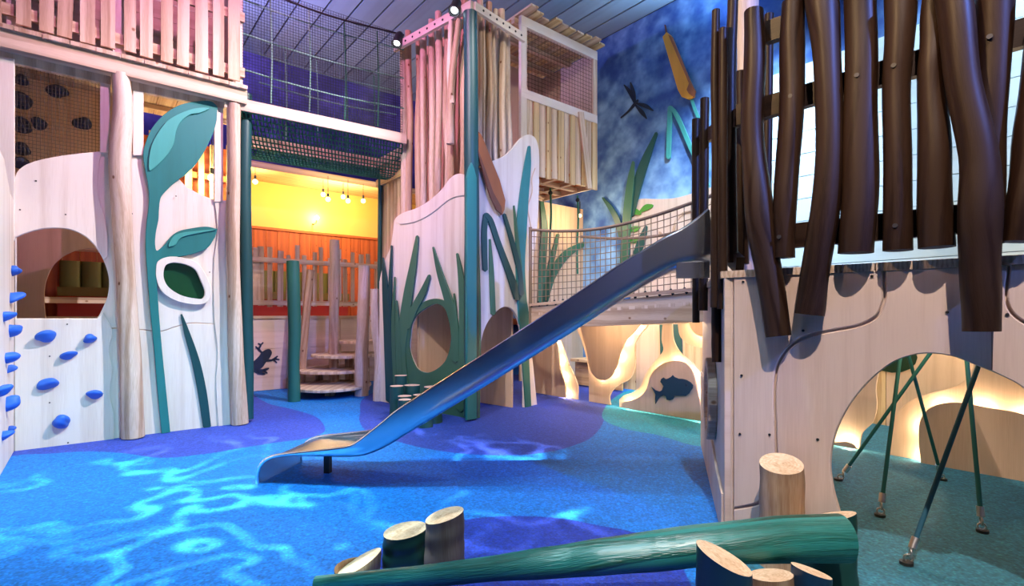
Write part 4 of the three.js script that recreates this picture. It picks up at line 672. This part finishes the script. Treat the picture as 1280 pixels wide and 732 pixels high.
// ---------------------------------------------------------------- steel slide
{
  const O = V3(-1.62, 0, -3.3), D = V3(0.987, 0, 0.157).normalize(), Wd = V3(0.157, 0, -0.987).normalize(), W = 0.5;
  const g = thing('steel_slide', 'brushed stainless steel slide running down from the right platform', 'slide', O, 0);
  const lerpTab = (T, s) => { for (let i = 0; i < T.length - 1; i++) if (s <= T[i + 1][0]) { const a = T[i], b = T[i + 1]; return mix(a[1], b[1], clamp((s - a[0]) / (b[0] - a[0]))); } return T[T.length - 1][1]; };
  const bedC = new THREE.CatmullRomCurve3([[-0.02, 0.0], [-0.015, 0.09], [0.03, 0.155], [0.12, 0.185], [0.35, 0.195], [0.64, 0.215], [0.80, 0.275], [1.0, 0.395], [1.5, 0.705], [2.0, 1.02], [2.45, 1.31], [2.6, 1.38], [2.78, 1.40]].map(p => V3(p[0], p[1], 0)), false, 'centripetal');
  const rimT = [[-0.05, 0.0], [0.03, 0.003], [0.12, 0.006], [0.64, 0.06], [0.8, 0.10], [1.0, 0.13], [2.5, 0.15], [2.62, 0.17], [2.78, 0.28]];
  const n = 90, P = bedC.getSpacedPoints(n), cross = [];
  const prof = (h, r) => { const q = []; const R = Math.min(0.05, h); q.push([0, h]); for (let k = 0; k <= 6; k++) { const a = k / 6 * Math.PI / 2; q.push([R - R * Math.cos(a), R - R * Math.sin(a)]); } for (let k = 6; k >= 0; k--) { const a = k / 6 * Math.PI / 2; q.push([W - R + R * Math.cos(a), R - R * Math.sin(a)]); } q.push([W, h]); return q; };
  const pos = [], uv = [], idx = []; let len = 0; const rimN = [], rimF = [], botN = [], botF = [];
  const sheet = (off) => { const start = pos.length / 3; let m = 0; for (let i = 0; i <= n; i++) { const c = P[i], a = P[Math.max(i - 1, 0)], b = P[Math.min(i + 1, n)]; const t = b.clone().sub(a).normalize(), nx = -t.y, ny = t.x; const h = Math.max(lerpTab(rimT, c.x), 0.002); const pr = prof(h); m = pr.length; pr.forEach(([w, y], j) => { const e = off * smooth(0.01, 0.09, h), ww = j <= m / 2 - 1 ? w - e * (y > 0.04 ? 1 : 0.6) : w + e * (y > 0.04 ? 1 : 0.6), yy = y - (y > 0.049 ? 0 : e); const s = c.x + nx * yy, v = c.y + ny * yy; const q = O.clone().addScaledVector(D, s).addScaledVector(Wd, ww).setY(Math.max(v, 0.002)); pos.push(q.x, q.y, q.z); uv.push(ww, i * 0.04); if (!off && j === 0) rimN.push(q); if (!off && j === m - 1) rimF.push(q); }); } for (let i = 0; i < n; i++) for (let j = 0; j < m - 1; j++) { const a = start + i * m + j, b = a + m; off ? idx.push(a, b, a + 1, b, b + 1, a + 1) : idx.push(a, a + 1, b, b, a + 1, b + 1); } };
  sheet(0); sheet(0.022);
  const sg = new THREE.BufferGeometry(); sg.setAttribute('position', new THREE.Float32BufferAttribute(pos, 3)); sg.setAttribute('uv', new THREE.Float32BufferAttribute(uv, 2)); sg.setIndex(idx); sg.computeVertexNormals();
  wpart(g, 'chute', sg, M.steel);
  wpart(g, 'rim', new THREE.TubeGeometry(new THREE.CatmullRomCurve3(rimN.filter((_, i) => i % 2 === 0)), 120, 0.013, 8), M.steelRim); wpart(g, 'rim', new THREE.TubeGeometry(new THREE.CatmullRomCurve3(rimF.filter((_, i) => i % 2 === 0)), 120, 0.011, 8), M.steelRim);
  const q = (s, w, y) => O.clone().addScaledVector(D, s).addScaledVector(Wd, w).setY(y);
  wpart(g, 'support', beam(q(0.3, 0.3, 0.185), q(0.3, 0.3, 0), 0.04, 0.04, D), M.black);
  wpart(g, 'head_plate', beam(q(2.58, 0.0, 1.345), q(2.76, 0, 1.345), 0.02, 0.09, V3(0, 1, 0)), M.steel);
}
// ---------------------------------------------------------------- right platform
const PD = RF.uv(908, 339)[1];                                  // deck height
{
  const g = thing('play_platform', 'pinkish plywood platform with arched opening and wavy overlays holding the slide', 'play platform', RF.o, 0);
  const lp = (fr, name, geo, mat, label, parent = g) => { geo.applyMatrix4(new THREE.Matrix4().makeRotationY(fr.turn)); geo.translate(fr.o.x - g.position.x, 0, fr.o.z - g.position.z); return part(parent, name, geo, mat, label); };
  const arch = S([[1075, 770], [1060, 690], [1049, 640], [1042, 615], [1038, 590], [1038, 572], [1042, 550], [1052, 523], [1069, 496], [1091, 472], [1116, 453], [1136, 445], [1160, 441.5], [1190, 445], [1222, 457], [1251, 469], [1278, 484], [1330, 540], [1370, 640], [1380, 770]]);
  const f0 = RF.uv(906, 500)[0], yT = PD - 0.035, right = RF.uv(1560, 400)[0];
  const sh = new THREE.Shape([new THREE.Vector2(f0, 0), new THREE.Vector2(f0, yT), new THREE.Vector2(right, yT), new THREE.Vector2(right, 0), ...(() => { const q = poly(RF, arch, 0).filter(p => p.y > 0.02); return [new THREE.Vector2(q[0].x, 0), ...q, new THREE.Vector2(q[q.length - 1].x, 0)].reverse(); })()]);
  lp(RF, 'front_panel', extrude(sh, 0.035, 0), M.birch);
  lp(RF, 'front_overlay', plate(RF, [[917, 344], [1103, 338], ...S([[1104, 372], [1096, 392], [1076, 404], [1040, 411.5], [1010, 418], [985, 433], [971, 455], [967, 482], [968, 545], [969, 605]]), ...S([[962, 618], [945, 628], [917, 634]])], 0.018, 0.018, [], 0.004), M.birch);
  lp(RF, 'front_overlay', plate(RF, [[1263, 331], [1500, 316], [1500, 430], ...S([[1310, 412], [1280, 401], [1265, 388], [1259, 372]])], 0.018, 0.018, [], 0.004), M.birch);
  { const c1 = S([[1107, 338], [1107, 373], [1098.5, 394.5], [1077, 407], [1041, 414.5], [1012, 421], [987.5, 435.5], [974, 456.5], [970, 482], [971, 545], [972, 606], [964.5, 620.5], [947, 631], [917, 637]]), c2 = S([[1260, 331], [1256, 372], [1262, 390], [1279, 404], [1310, 415], [1500, 433]]);
    const q = poly(RF, arch, 0.018).filter(p => p.y > 0.02), a = poly(RF, c1, 0.018), b = poly(RF, c2, 0.018);
    const o = [...a, new THREE.Vector2(a[a.length - 1].x, 0.003), new THREE.Vector2(q[0].x, 0.003), ...q, new THREE.Vector2(q[q.length - 1].x, 0.003), new THREE.Vector2(b[b.length - 1].x, 0.003), ...b.reverse()];
    lp(RF, 'front_overlay', extrude(new THREE.Shape(o), 0.018, 0.018, 0.004), M.birch); }
  lp(RF, 'panel_joint', plate(RF, [[1239.5, 412], [1240.5, 412], [1240.5, 462], [1239.5, 462]], 0.004, 0.019, [], 0), M.rustDark);
  lp(RF, 'corner_strip', plate(RF, [[908, 342], [916, 342], [916, 668], [908, 668]], 0.03, 0.012), M.birch);
  lp(RF, 'screw', screws(RF, [[929, 352], [962, 407 + 6], [927, 469], [925, 542], [1004, 413], [1090, 345], [1184, 390], [1259, 393], [1022, 549], [962, 543]], 0.019), M.screw);
  // deck planks, ends showing along the front edge
  const back = onFloor(878, 562).sub(onFloor(905, 667)); let u = -0.02;
  for (let i = 0; u < right; i++) { const w = [0.20, 0.16, 0.155, 0.12, 0.14, 0.135][i % 6]; const a = V3(u, PD - 0.017, 0.025), q = new THREE.BoxGeometry(w - 0.005, 0.034, 1.6); const bl = back.clone().applyAxisAngle(V3(0, 1, 0), -RF.turn).normalize(); const p = q.attributes.position; for (let k = 0; k < p.count; k++) { const t = 0.5 - p.getZ(k) / 1.6; p.setXYZ(k, p.getX(k) + u + w / 2 + bl.x * 1.65 * t, p.getY(k) + PD - 0.017, 0.025 + bl.z * 1.65 * t); } q.computeVertexNormals(); lp(RF, 'deck_plank', q, i % 2 ? M.pine : M.pineB); u += w; }
  // left side with porthole ring
  const s0 = RSs.uv(878, 562)[0];
  const ss = new THREE.Shape([[s0, 0], [0.02, 0], [0.02, yT], [s0, yT]].map(p => new THREE.Vector2(...p)));
  const pc = RSs.uv(893, 498); const ci = new THREE.Path(); ci.absellipse(pc[0], pc[1], 0.17, 0.2, 0, Math.PI * 2); ss.holes.push(ci);
  lp(RSs, 'side_panel', extrude(ss, 0.03, 0), M.birch);
  const ri = new THREE.Shape(); ri.absellipse(pc[0], pc[1], 0.23, 0.25, 0, Math.PI * 2); const rh = new THREE.Path(); rh.absellipse(pc[0], pc[1], 0.165, 0.195, 0, Math.PI * 2); ri.holes.push(rh);
  lp(RSs, 'porthole_ring', extrude(ri, 0.05, 0.05, 0.006), M.logB, 'thick brown porthole ring');
  lp(RSs, 'side_overlay', extrude(new THREE.Shape([[s0, 0.62], ...[[s0 + 0.3, 0.6], [s0 + 0.6, 0.5], [s0 + 0.9, 0.36], [-0.3, 0.22], [0, 0.2]], [0, 0], [s0, 0]].map(p => new THREE.Vector2(...p))), 0.014, 0.014), M.birch);
  // corner post rising behind the dark poles
  const cpst = solidTrunk([V3(at(936, 330, 3.0).x, 0, -3.0), at(935, 90, 3.0), at(934, -40, 3.0)], [0.062, 0.06, 0.058]); wpart(g, 'corner_log', cpst, M.log, 'pale round corner log');
  wpart(g, 'inner_post', rod(V3(3.3, 0, -3.0), V3(3.3, PD - 0.05, -3.0), 0.05, 14), M.green, 'dark green post');
}
// dark pole fence
{
  const g = thing('pole_fence', 'fence of dark brown stained crooked poles bolted to rails above the platform', 'pole fence', RF.o, 0);
  const pole = (pts, z, m = M.darkPole, bolts = []) => {       // [x, y, full width px]
    const P = pts.map(p => RF.wp(p[0], p[1], z)), R = pts.map((p, i) => p[2] / 2 * -P[i].z / F * 0.9);
    const b = wpart(g, 'pole', solidTrunk(P, R, { seg: 16, rings: 34, wob: 0.1 }), m);
    for (const [x, y] of bolts) { const q = new THREE.CylinderGeometry(0.009, 0.009, 0.01, 12); q.rotateX(Math.PI / 2); q.rotateY(RF.turn); const c = RF.wp(x, y, z + R[0] * 0.98); q.translate(c.x, c.y, c.z); wpart(b, 'bolt', q, M.screw); }
  };
  pole([[942, 14, 26], [943, 80, 30], [941, 170, 30], [950, 268, 37], [960, 334, 33], [973, 420, 31]], 0.07);
  pole([[991, 2, 28], [990, 70, 31], [988, 170, 31], [982, 235, 31], [981, 322, 27]], 0.07, M.darkPole, [[988, 120], [974, 296]]);
  pole([[1020, -60, 42], [1026, 0, 43], [1034, 80, 36], [1037, 170, 36], [1031, 268, 37], [1018, 350, 35], [1012, 393, 36]], 0.085);
  pole([[1077, -60, 36], [1076, 0, 37], [1076, 98, 37], [1074, 230, 43], [1070, 316, 43]], 0.07, M.darkPole, [[1071, 94], [1067, 287]]);
  pole([[1127, -60, 36], [1125, 0, 38], [1123, 65, 35], [1120, 130, 34], [1123, 220, 35], [1122, 313, 36]], 0.07, M.darkPole, [[1117, 82], [1119, 282]]);
  pole([[1166, -30, 20], [1165, 40, 28], [1164, 98, 32], [1168, 200, 40], [1171, 309, 44]], 0.07, M.darkPole, [[1169, 67], [1166, 277]]);
  pole([[1180, -50, 42], [1192, 0, 43], [1204, 98, 41], [1222, 190, 44], [1225, 268, 49], [1224, 340, 44], [1226, 414, 40]], 0.12);
  pole([[1246, -50, 40], [1245, 0, 42], [1240, 98, 36], [1236, 200, 34], [1234, 305, 34]], 0.06, M.darkPole, [[1237, 46]]);
  pole([[1320, -20, 44], [1300, 120, 44], [1284, 220, 40], [1274, 302, 40]], 0.07);
  // poles on the left side, round the slide's head
  const free = (pts, d) => { const P = pts.map(p => at(p[0], p[1], d)), R = pts.map(p => p[2] / 2 * d / F); wpart(g, 'pole', solidTrunk(P, R, { seg: 12, rings: 24, wob: 0.06 }), M.darkPole); };
  free([[870, 149, 10], [870, 230, 10], [870, 403, 9]], 3.65); free([[881, 123, 11], [880, 220, 11], [879, 388, 11]], 3.5);
  free([[895, 13, 10], [894, 90, 11], [895, 200, 11], [894, 300, 11], [894, 384, 11]], 2.66); free([[904, 36, 11], [904, 120, 11], [903, 240, 11], [903, 386, 12]], 2.62);
  free([[917, -20, 13], [914, 60, 13], [913, 170, 14], [915, 328, 14]], 2.75); free([[961, 18, 11], [960, 120, 11], [958, 230, 12], [956, 330, 12]], 2.75);
  free([[895, 380, 12], [896, 452, 12]], 2.72); free([[926, 90, 14], [927, 240, 14], [928, 330, 15]], 2.9);
  const rail = (pa, pb, h, z = 0.0) => { const a = RF.wp(pa[0], pa[1], z), b = RF.wp(pb[0], pb[1], z); wpart(g, 'rail', beam(a, b, 0.04, h), M.darkPole); };
  rail([922, 145], [1300, 36], 0.1); rail([940, 300], [1300, 264], 0.11); rail([958, 42], [1003, 26], 0.1);
  const s = RSs; { const a = at(884, 290, 3.6), b = at(925, 332, 2.66); wpart(g, 'rail', beam(a, b, 0.04, 0.09), M.darkPole); const c = at(884, 170, 3.6), d = at(924, 146, 2.66); wpart(g, 'rail', beam(c, d, 0.04, 0.09), M.darkPole); }
}
// ---------------------------------------------------------------- rope bridge from the tower to the platform
{
  const dl = 5.95, dr = 4.2, L = (px, y) => { const t = (px - 663) / (880 - 663); const d = 1 / mix(1 / dl, 1 / dr, t); return at(px, y, d); };
  const a = L(663, 395), b = L(892, 381); const bk = A.clone().multiplyScalar(0.85);
  const g = thing('rope_bridge', 'timber sided bridge with brown rope netting between the tower and the platform', 'rope bridge', a.clone().setY(0), 0);
  const BR = new Frame(a, b.x - a.x, b.z - a.z); const Lb = Math.hypot(b.x - a.x, b.z - a.z);
  const side = off => { const sh = new THREE.Shape([[0, a.y + 0.115], [Lb * 0.5, (a.y + b.y) / 2 + 0.1], [Lb, b.y + 0.125], [Lb, b.y - 0.13], [Lb * 0.5, (a.y + b.y) / 2 - 0.14], [0, a.y - 0.13]].map(p => new THREE.Vector2(...p))); const q = extrude(sh, 0.05, 0); const uvs = q.attributes.uv; for (let i = 0; i < uvs.count; i++) uvs.setXY(i, uvs.getY(i), uvs.getX(i)); q.rotateY(BR.turn); q.translate(a.x + bk.x * off, 0, a.z + bk.z * off); return q; };
  wpart(g, 'side_beam', side(0), M.pineB); wpart(g, 'side_beam', side(1), M.pineB);
  wpart(g, 'kerb_rail', beam(V3(a.x, a.y + 0.13, a.z), V3(b.x, b.y + 0.14, b.z), 0.04, 0.03), M.logB);
  for (let i = 0; i < 16; i++) { const t = (i + 0.5) / 16; const c = a.clone().lerp(b, t).add(V3(0, 0.02, 0)); wpart(g, 'deck_board', beam(c, c.clone().add(bk), Lb / 16 - 0.01, 0.03), M.pine); }
  const topY = t => mix(1.1 + 105 * dl / F, 1.1 + 146 * dr / F, t) - 0.12 * Math.sin(t * Math.PI);
  for (const off of [0, 1]) {
    const P = (t, v) => { const c = a.clone().lerp(b, t); return c.addScaledVector(bk, off).setY(mix(c.y + 0.14, topY(t), v)); };
    wpart(g, 'top_rope', cable([0, 0.25, 0.5, 0.75, 1].map(t => P(t, 1)), 0.016, 8, 30), M.rope);
    if (!off) { const Ls = []; const nu = 34, nv = 11; for (let i = 0; i <= nu; i++) Ls.push(rod(P(i / nu, 0), P(i / nu, 1), 0.0042, 5)); for (let j = 0; j < nv; j++) for (let k = 0; k < 10; k++) Ls.push(rod(P(k / 10, j / nv), P((k + 1) / 10, j / nv), 0.0042, 5)); wpart(g, 'netting', merge(Ls), M.rope).userData.kind = 'stuff'; }
    wpart(g, 'lacing', merge(Array.from({ length: 18 }, (_, i) => rod(P(i / 17, 0.0).add(V3(0, 0.02, 0)), P(Math.min(1, i / 17 + 0.012), 0).add(V3(0, -0.03, 0.004)), 0.012, 6))), M.netDark);
  }
  wpart(g, 'end_pole', rod(a.clone().add(V3(0, -0.15, 0)), a.clone().setY(topY(0) + 0.03), 0.02, 8), M.rope);
}
// ---------------------------------------------------------------- backlit partition under the bridge and platform
{
  const led = glow(7, 5.2, 3.2);
  const LEDS = [];
  function backlit(label, boards, fronts, extra) {
    const g = GP.thing('backlit_partition', label, 'partition', 'backlit wavy partitions');
    boards.forEach(b => part(g, 'back_board', plate(GP, b, 0.02, 0, [], 0.002), M.plyWarm));
    fronts.forEach(({ o, led: edge }) => {
      const f = part(g, 'front_board', plate(GP, o, 0.018, 0.085, [], 0.002), M.plyWarm, 'front board with light behind its edge');
      if (edge) {
        // the strip sits on the back of the front board, just inside its edge
        const c = S(edge.map(p => [p[0], p[1]]), 6), pts = c.map(p => GP.p(p[0], p[1], 0.085)).map(p => V3(p.x, p.y, 0.058));
        part(f, 'led_strip', new THREE.TubeGeometry(new THREE.CatmullRomCurve3(pts), pts.length * 2, 0.006, 5), led, 'warm white light strip');
        const cv = new THREE.CatmullRomCurve3(pts), n = Math.max(2, Math.round(cv.getLength() / 0.22));
        for (let i = 0; i <= n; i++) LEDS.push(cv.getPointAt(i / n));
      }
    });
    return g;
  }
  const g1 = backlit('backlit wavy partition beside the tower foot, partly behind the slide', [[[664, 490], [664, 405], ...S([[692, 405], [703, 432], [711, 455], [718, 470], [722, 482], [722, 499]])]],
    [{ o: [[666, 490], [666, 406], ...S([[688, 406], [697, 432], [700, 460], [706, 480], [707, 497]])], led: [[687, 410], [694, 433], [697, 461], [703, 481], [704, 493]] }]);
  const g2 = backlit('backlit wavy partition with a U shaped tan board below the bridge', [[[736, 501.5], [736, 470], ...S([[734, 452], [727, 426], [719, 408], [717, 405]]), [811, 403], ...S([[808, 409], [800, 418], [793, 432], [794, 446], [793, 460], [787, 473], [775, 480], [766, 487], [762, 496], [763, 506]])]],
    [{ o: [[724, 405], ...S([[727, 417], [733, 440], [738, 463], [746, 473], [755, 475], [763, 471], [770, 459], [776, 440], [783, 425], [795, 412], [802, 404]])], led: [[728, 410], [736, 438], [741, 461], [748, 470], [755, 471.5], [761, 468], [767, 457], [773, 438], [780, 422], [792, 409]] }]);
  const g3 = backlit('backlit wavy partition with a dark fish on its arched tan board', [[[774, 508.5], ...S([[774, 499], [780, 494], [791, 490], [800, 483], [806, 469], [815, 455], [824, 445], [829, 437], [827, 425], [828, 404]]), ...S([[840, 404], [842, 425], [850, 440], [862, 450], [873, 462], [884, 480]]), [889, 528.5]]],
    [{ o: [...S([[776, 509], [778, 503], [790, 500], [800, 495], [808, 485], [812, 471], [820, 460], [831, 453], [843, 450.5], [856, 453], [865, 463], [870, 482], [875, 505], [879, 526.5]])], led: [[782, 505], [792, 503], [803, 498], [812, 486], [816, 472], [823, 463], [832, 457], [843, 454.5], [853, 457], [861, 466], [866, 484], [871, 506], [874, 520]] }]);
  const fish = part(g3, 'fish', plate(GP, [[814, 483.5], [819, 487.5], [824, 489], [827, 487.5], [829, 482.5], [827, 479.5], [825, 477], [826, 473.5], [829, 471.5], [832, 473.5], [835, 472.5], [838, 471], [840.5, 468.5], [843, 471], [848, 473], [853, 473.2], [858, 474.5], [863, 477.5], [866, 481], [865.5, 485], [863, 488], [861, 491.5], [857, 494.5], [850, 494.5], [843, 494.5], [841, 498.5], [837, 500], [833, 499.5], [832, 495], [829, 493.5], [825, 495.5], [822, 499], [819, 504.5], [818.5, 498], [819, 493], [817, 488.5]], 0.012, 0.099), M.fish, 'dark blue fish');
  part(fish, 'eye', (() => { const q = new THREE.CylinderGeometry(0.012, 0.012, 0.004, 12); q.rotateX(Math.PI / 2); const p = GP.p(858, 481, 0.1); q.translate(p.x, p.y, 0.101); return q; })(), M.navy);
  const g4 = backlit('small backlit wavy board hung at the platform corner', [[...S([[847, 403], [850, 420], [860, 430], [872, 434], [892, 436]]), [892, 402]]], [{ o: [...S([[860, 402], [864, 412], [872, 419], [892, 423]]), [892, 402]], led: [[864, 404], [868, 410], [876, 415.5], [888, 418]] }]);
  const g5 = backlit('backlit wavy partition seen at the near jamb of the arch', [[[960, 541], [960, 440], ...S([[1098, 440], [1098, 464], [1095, 484], [1096, 509], [1091, 527], [1078, 541], [1074, 561]])]],
    [{ o: [[962, 541], ...S([[962, 520], [1000, 530], [1030, 549], [1045, 552.5], [1058, 552], [1066, 555], [1071, 561]])], led: [[964, 525], [1000, 535], [1030, 552], [1046, 555], [1058, 555]] }]);
  const g6 = backlit('backlit wavy partition with a broad tan arch inside the platform', [[...S([[1112, 569], [1112, 545], [1116, 523], [1125, 511], [1141, 499], [1163, 491], [1190, 484], [1207, 474], [1217, 457], [1220, 400]]), [1500, 330], [1500, 648]]],
    [{ o: [...S([[1151, 580], [1148, 545], [1150, 526], [1158, 513], [1173, 505], [1197, 503], [1239, 510], [1277, 517], [1340, 540], [1400, 628]])], led: [[1154, 572], [1152, 547], [1154, 530], [1161, 517], [1175, 509.5], [1197, 507.5], [1238, 514.5], [1276, 521.5], [1335, 545]] }]);
  LEDS.forEach(p => { const l = new THREE.PointLight(rgb(1, 0.80, 0.55), 0.16, 0, 2); l.position.copy(GP.w(p.x, p.y, 0.048)); l.castShadow = true; l.shadow.radius = 0.6; scene.add(l); });
}
// plywood room behind the partition
{
  const fr = GP.back(-1.25), g = fr.thing('plywood_den', 'warm plywood den wall behind the backlit partitions', 'panel wall');
  for (let i = 0, x = 0.4; i < 9; i++, x += 0.75) part(g, 'panel', box(0.745, 1.3, 0.02, x, 0.65, 0), i % 2 ? M.plyWarm : M.pineWarm);
  part(g, 'window_pane', (() => { const s = new THREE.Shape(); const c = fr.uv(1115, 445, 0.012); s.absellipse(c[0], c[1], 0.2, 0.16, 0, Math.PI * 2); return extrude(s, 0.012, 0.02); })(), M.forest, 'dark green pane');
  for (const x of [830, 845]) part(g, 'green_board', plate(fr, [[x - 6, 405], [x + 6, 405], [x + 8, 470], [x - 4, 470]], 0.02, 0.04), M.reedDark);
  const b = fr.thing('striped_bench', 'low pine bench on the blue floor behind the partition', 'bench'), c = fr.uv(742, 470, 0.4);
  part(b, 'seat', box(0.9, 0.04, 0.35, c[0], 0.4, 0.25), M.pineWarm); part(b, 'panel', box(0.9, 0.36, 0.03, c[0], 0.2, 0.3), M.pineWarm);
  for (const [u, n] of [[1.1, 'rear wall of the den'], [4.6, 'platform end of the den']]) { const p = fr.w(u, 1.16, 0.7), lf = thing('den_lamp', `small warm globe lamp by the ${n}`, 'lamp', p); part(lf, 'lamp_globe', new THREE.SphereGeometry(0.035, 12, 10), glow(5, 3.6, 2)); part(lf, 'bracket', rod(V3(0, 0.03, 0), V3(0, 0.12, 0), 0.012, 8), M.black); const l = new THREE.PointLight(rgb(1, 0.74, 0.45), 2.2, 0, 2); l.position.copy(p); l.castShadow = true; scene.add(l); }
}
// warm puck lamps screwed under the bridge deck and under the platform deck
{
  const puck = (p, cd, label) => {
    const g = thing('deck_lamp', label, 'lamp', p, 0);
    part(g, 'lamp_globe', new THREE.SphereGeometry(0.028, 12, 10), glow(4, 2.9, 1.7)); part(g, 'mount', rod(V3(0, 0.02, 0), V3(0, 0.05, 0), 0.03, 12), M.black);
    const l = new THREE.PointLight(rgb(1, 0.74, 0.47), cd, 0, 2); l.position.copy(p); l.castShadow = true; l.shadow.radius = 1.4; scene.add(l);
  };
  const bk = A.clone().multiplyScalar(0.42), a = at(663, 395, 5.95), b = at(892, 381, 4.1);
  puck(a.clone().lerp(b, 0.28).add(bk).setY(1.02), 0.75, 'warm puck lamp under the rope bridge deck at the tower end'); puck(a.clone().lerp(b, 0.72).add(bk).setY(1.04), 0.65, 'warm puck lamp under the rope bridge deck at the platform end');
  puck(V3(2.35, PD - 0.09, -2.75), 1.1, 'warm puck lamp under the platform deck behind the arch');
}
// crossing ropes inside the platform
[[[1100, 645], [1124, 455, 2.95], 'near upright teal rope anchored on the grey teal floor under the arch', 'ropeTeal'], [[1133, 705], [1223, 457, 2.45], 'thick navy rope slanting across the arch', 'ropeBlue'], [[1228, 665], [1209, 455, 2.75], 'teal rope crossing behind the navy rope', 'ropeTeal'], [[1178, 600], [1136, 445, 3.2], 'far green rope slanting down to the partition foot', 'ropeTeal'], [[1048, 600], [1160, 445, 3.1], 'green rope running from the arch jamb up to the deck', 'ropeTeal']].forEach(([f, t, label, m]) => {
  const a = onFloor(...f), b = at(...t), dir = b.clone().sub(a), k = (PD - 0.06 - a.y) / dir.y, top = a.clone().addScaledVector(dir, k), n = dir.normalize();
  const g = thing('climbing_rope', label, 'rope', a, 0, 'crossing ropes under the platform');
  wpart(g, 'rope', rod(a.clone().addScaledVector(n, 0.09), top, 0.0105, 10), M[m]);
  wpart(g, 'ferrule', rod(a.clone().addScaledVector(n, 0.075), a.clone().addScaledVector(n, 0.125), 0.0165, 14), M.silver);
  const sh = new THREE.TorusGeometry(0.018, 0.005, 8, 16); sh.rotateY(1.1); sh.translate(a.x + n.x * 0.055, a.y + n.y * 0.055, a.z + n.z * 0.055); wpart(g, 'shackle', sh, M.silver);
  const s2 = new THREE.TorusGeometry(0.017, 0.005, 8, 16); s2.rotateY(-0.4); s2.translate(a.x + n.x * 0.028, a.y + n.y * 0.028, a.z + n.z * 0.028); wpart(g, 'link', s2, M.silver);
  wpart(g, 'floor_anchor', rod(a, a.clone().add(V3(0, 0.014, 0)), 0.026, 14), M.screw);
});
// ---------------------------------------------------------------- cut-outs on the mural wall
{
  const cut = (name, label, cat, geo, m, group) => { const g = MW.thing(name, label, cat, group); return [g, part(g, 'board', geo, m)]; };
  const bl = (label, pts, m, f = 0.05) => cut('mural_reed', label, 'reed', blade(MW, pts, 0.03, f), m, 'reed cutouts on the mural');
  bl('tall dark green reed blade leaning on the mural behind the net', [[787, 268, 5], [795, 235, 5.5], [805, 203, 5], [820, 166, 1.5]], M.reedDark, 0.06);
  bl('broad upright green reed on the mural behind the net', [[778, 360, 4], [780, 320, 5], [784, 262, 5], [788, 225, 4], [791, 202, 1.2]], M.reed, 0.08);
  bl('short dark reed blade leaning off the mural beside the plywood', [[776, 295, 3], [771, 275, 3.5], [763, 260, 3], [753, 247, 1]], M.reedDark, 0.05);
  bl('dark short reed blade in front of the sandy bank', [[787, 345, 4], [795, 318, 4.5], [803, 296, 4], [807, 283, 1.5]], M.reedDark, 0.1);
  bl('turquoise bent reed hanging straight below its fold', [[835, 197, 2.6], [836, 165, 2.8], [837, 134, 2.6]], M.tealLight); bl('turquoise reed slanting from the fold to the dark poles', [[837, 134, 2.6], [843, 140, 2.6], [862, 182, 2.8], [884, 232, 2.8]], M.tealLight, 0.055);
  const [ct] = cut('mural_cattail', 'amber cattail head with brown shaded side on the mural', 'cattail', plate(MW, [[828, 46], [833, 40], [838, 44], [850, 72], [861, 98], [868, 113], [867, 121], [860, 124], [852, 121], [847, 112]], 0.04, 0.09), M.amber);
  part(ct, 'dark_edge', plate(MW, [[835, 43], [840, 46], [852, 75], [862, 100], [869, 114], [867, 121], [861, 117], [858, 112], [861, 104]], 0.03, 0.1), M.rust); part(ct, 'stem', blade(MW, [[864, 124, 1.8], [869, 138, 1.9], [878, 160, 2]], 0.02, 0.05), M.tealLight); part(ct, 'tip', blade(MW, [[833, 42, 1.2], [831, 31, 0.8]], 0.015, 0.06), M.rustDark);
  const dg = MW.thing('dragonfly_cutout', 'dark blue dragonfly on the blotchy blue mural', 'dragonfly');
  part(dg, 'body', blade(MW, [[776, 147, 0.9], [786, 138, 1.1], [793, 130, 1.8], [797, 125, 1.2]], 0.012, 0.03), M.navy);
  for (const w of [[[793, 129, 1], [787, 115, 2.4], [780, 106, 0.8]], [[794, 128, 1], [791, 114, 2.4], [788, 103, 0.8]], [[795, 129, 1], [806, 132, 2.6], [816, 138, 0.8]], [[794, 131, 1], [802, 140, 2.6], [808, 148, 0.8]]]) part(dg, 'wing', blade(MW, w, 0.01, 0.025), M.navy);
  const bank = MW.thing('sandy_bank_cutout', 'pinkish plywood bank with lily pads on the mural behind the net', 'bank cutout');
  part(bank, 'board', plate(MW, [[788, 385], [788, 252], ...S([[788, 252], [800, 248.5], [825, 248.5], [845, 247], [870, 240], [893, 233], [925, 230]]), [925, 385]], 0.03, 0.03), M.birch);
  for (const l of [[[786, 266, 2], [793, 264, 4], [800, 267, 2]], [[799, 265, 1], [808, 259, 3.8], [815, 257, 2]], [[786, 287, 2], [793, 286, 3.6], [799, 284, 2]], [[786, 301, 2], [792, 300, 3.6], [798, 299, 2]], [[846, 291, 2], [852, 291, 3.4], [857, 288, 1.5]]]) part(bank, 'lily_pad', blade(MW, l, 0.01, 0.045), M.leaf);
  part(bank, 'vine', blade(MW, [[824, 290, 1.2], [832, 296, 1.4], [840, 291, 1.4], [845, 276, 1.6], [853, 267, 1.6], [868, 263, 1.4]], 0.01, 0.042), M.logB);
}

shade(scene);
renderer.render(scene, camera);
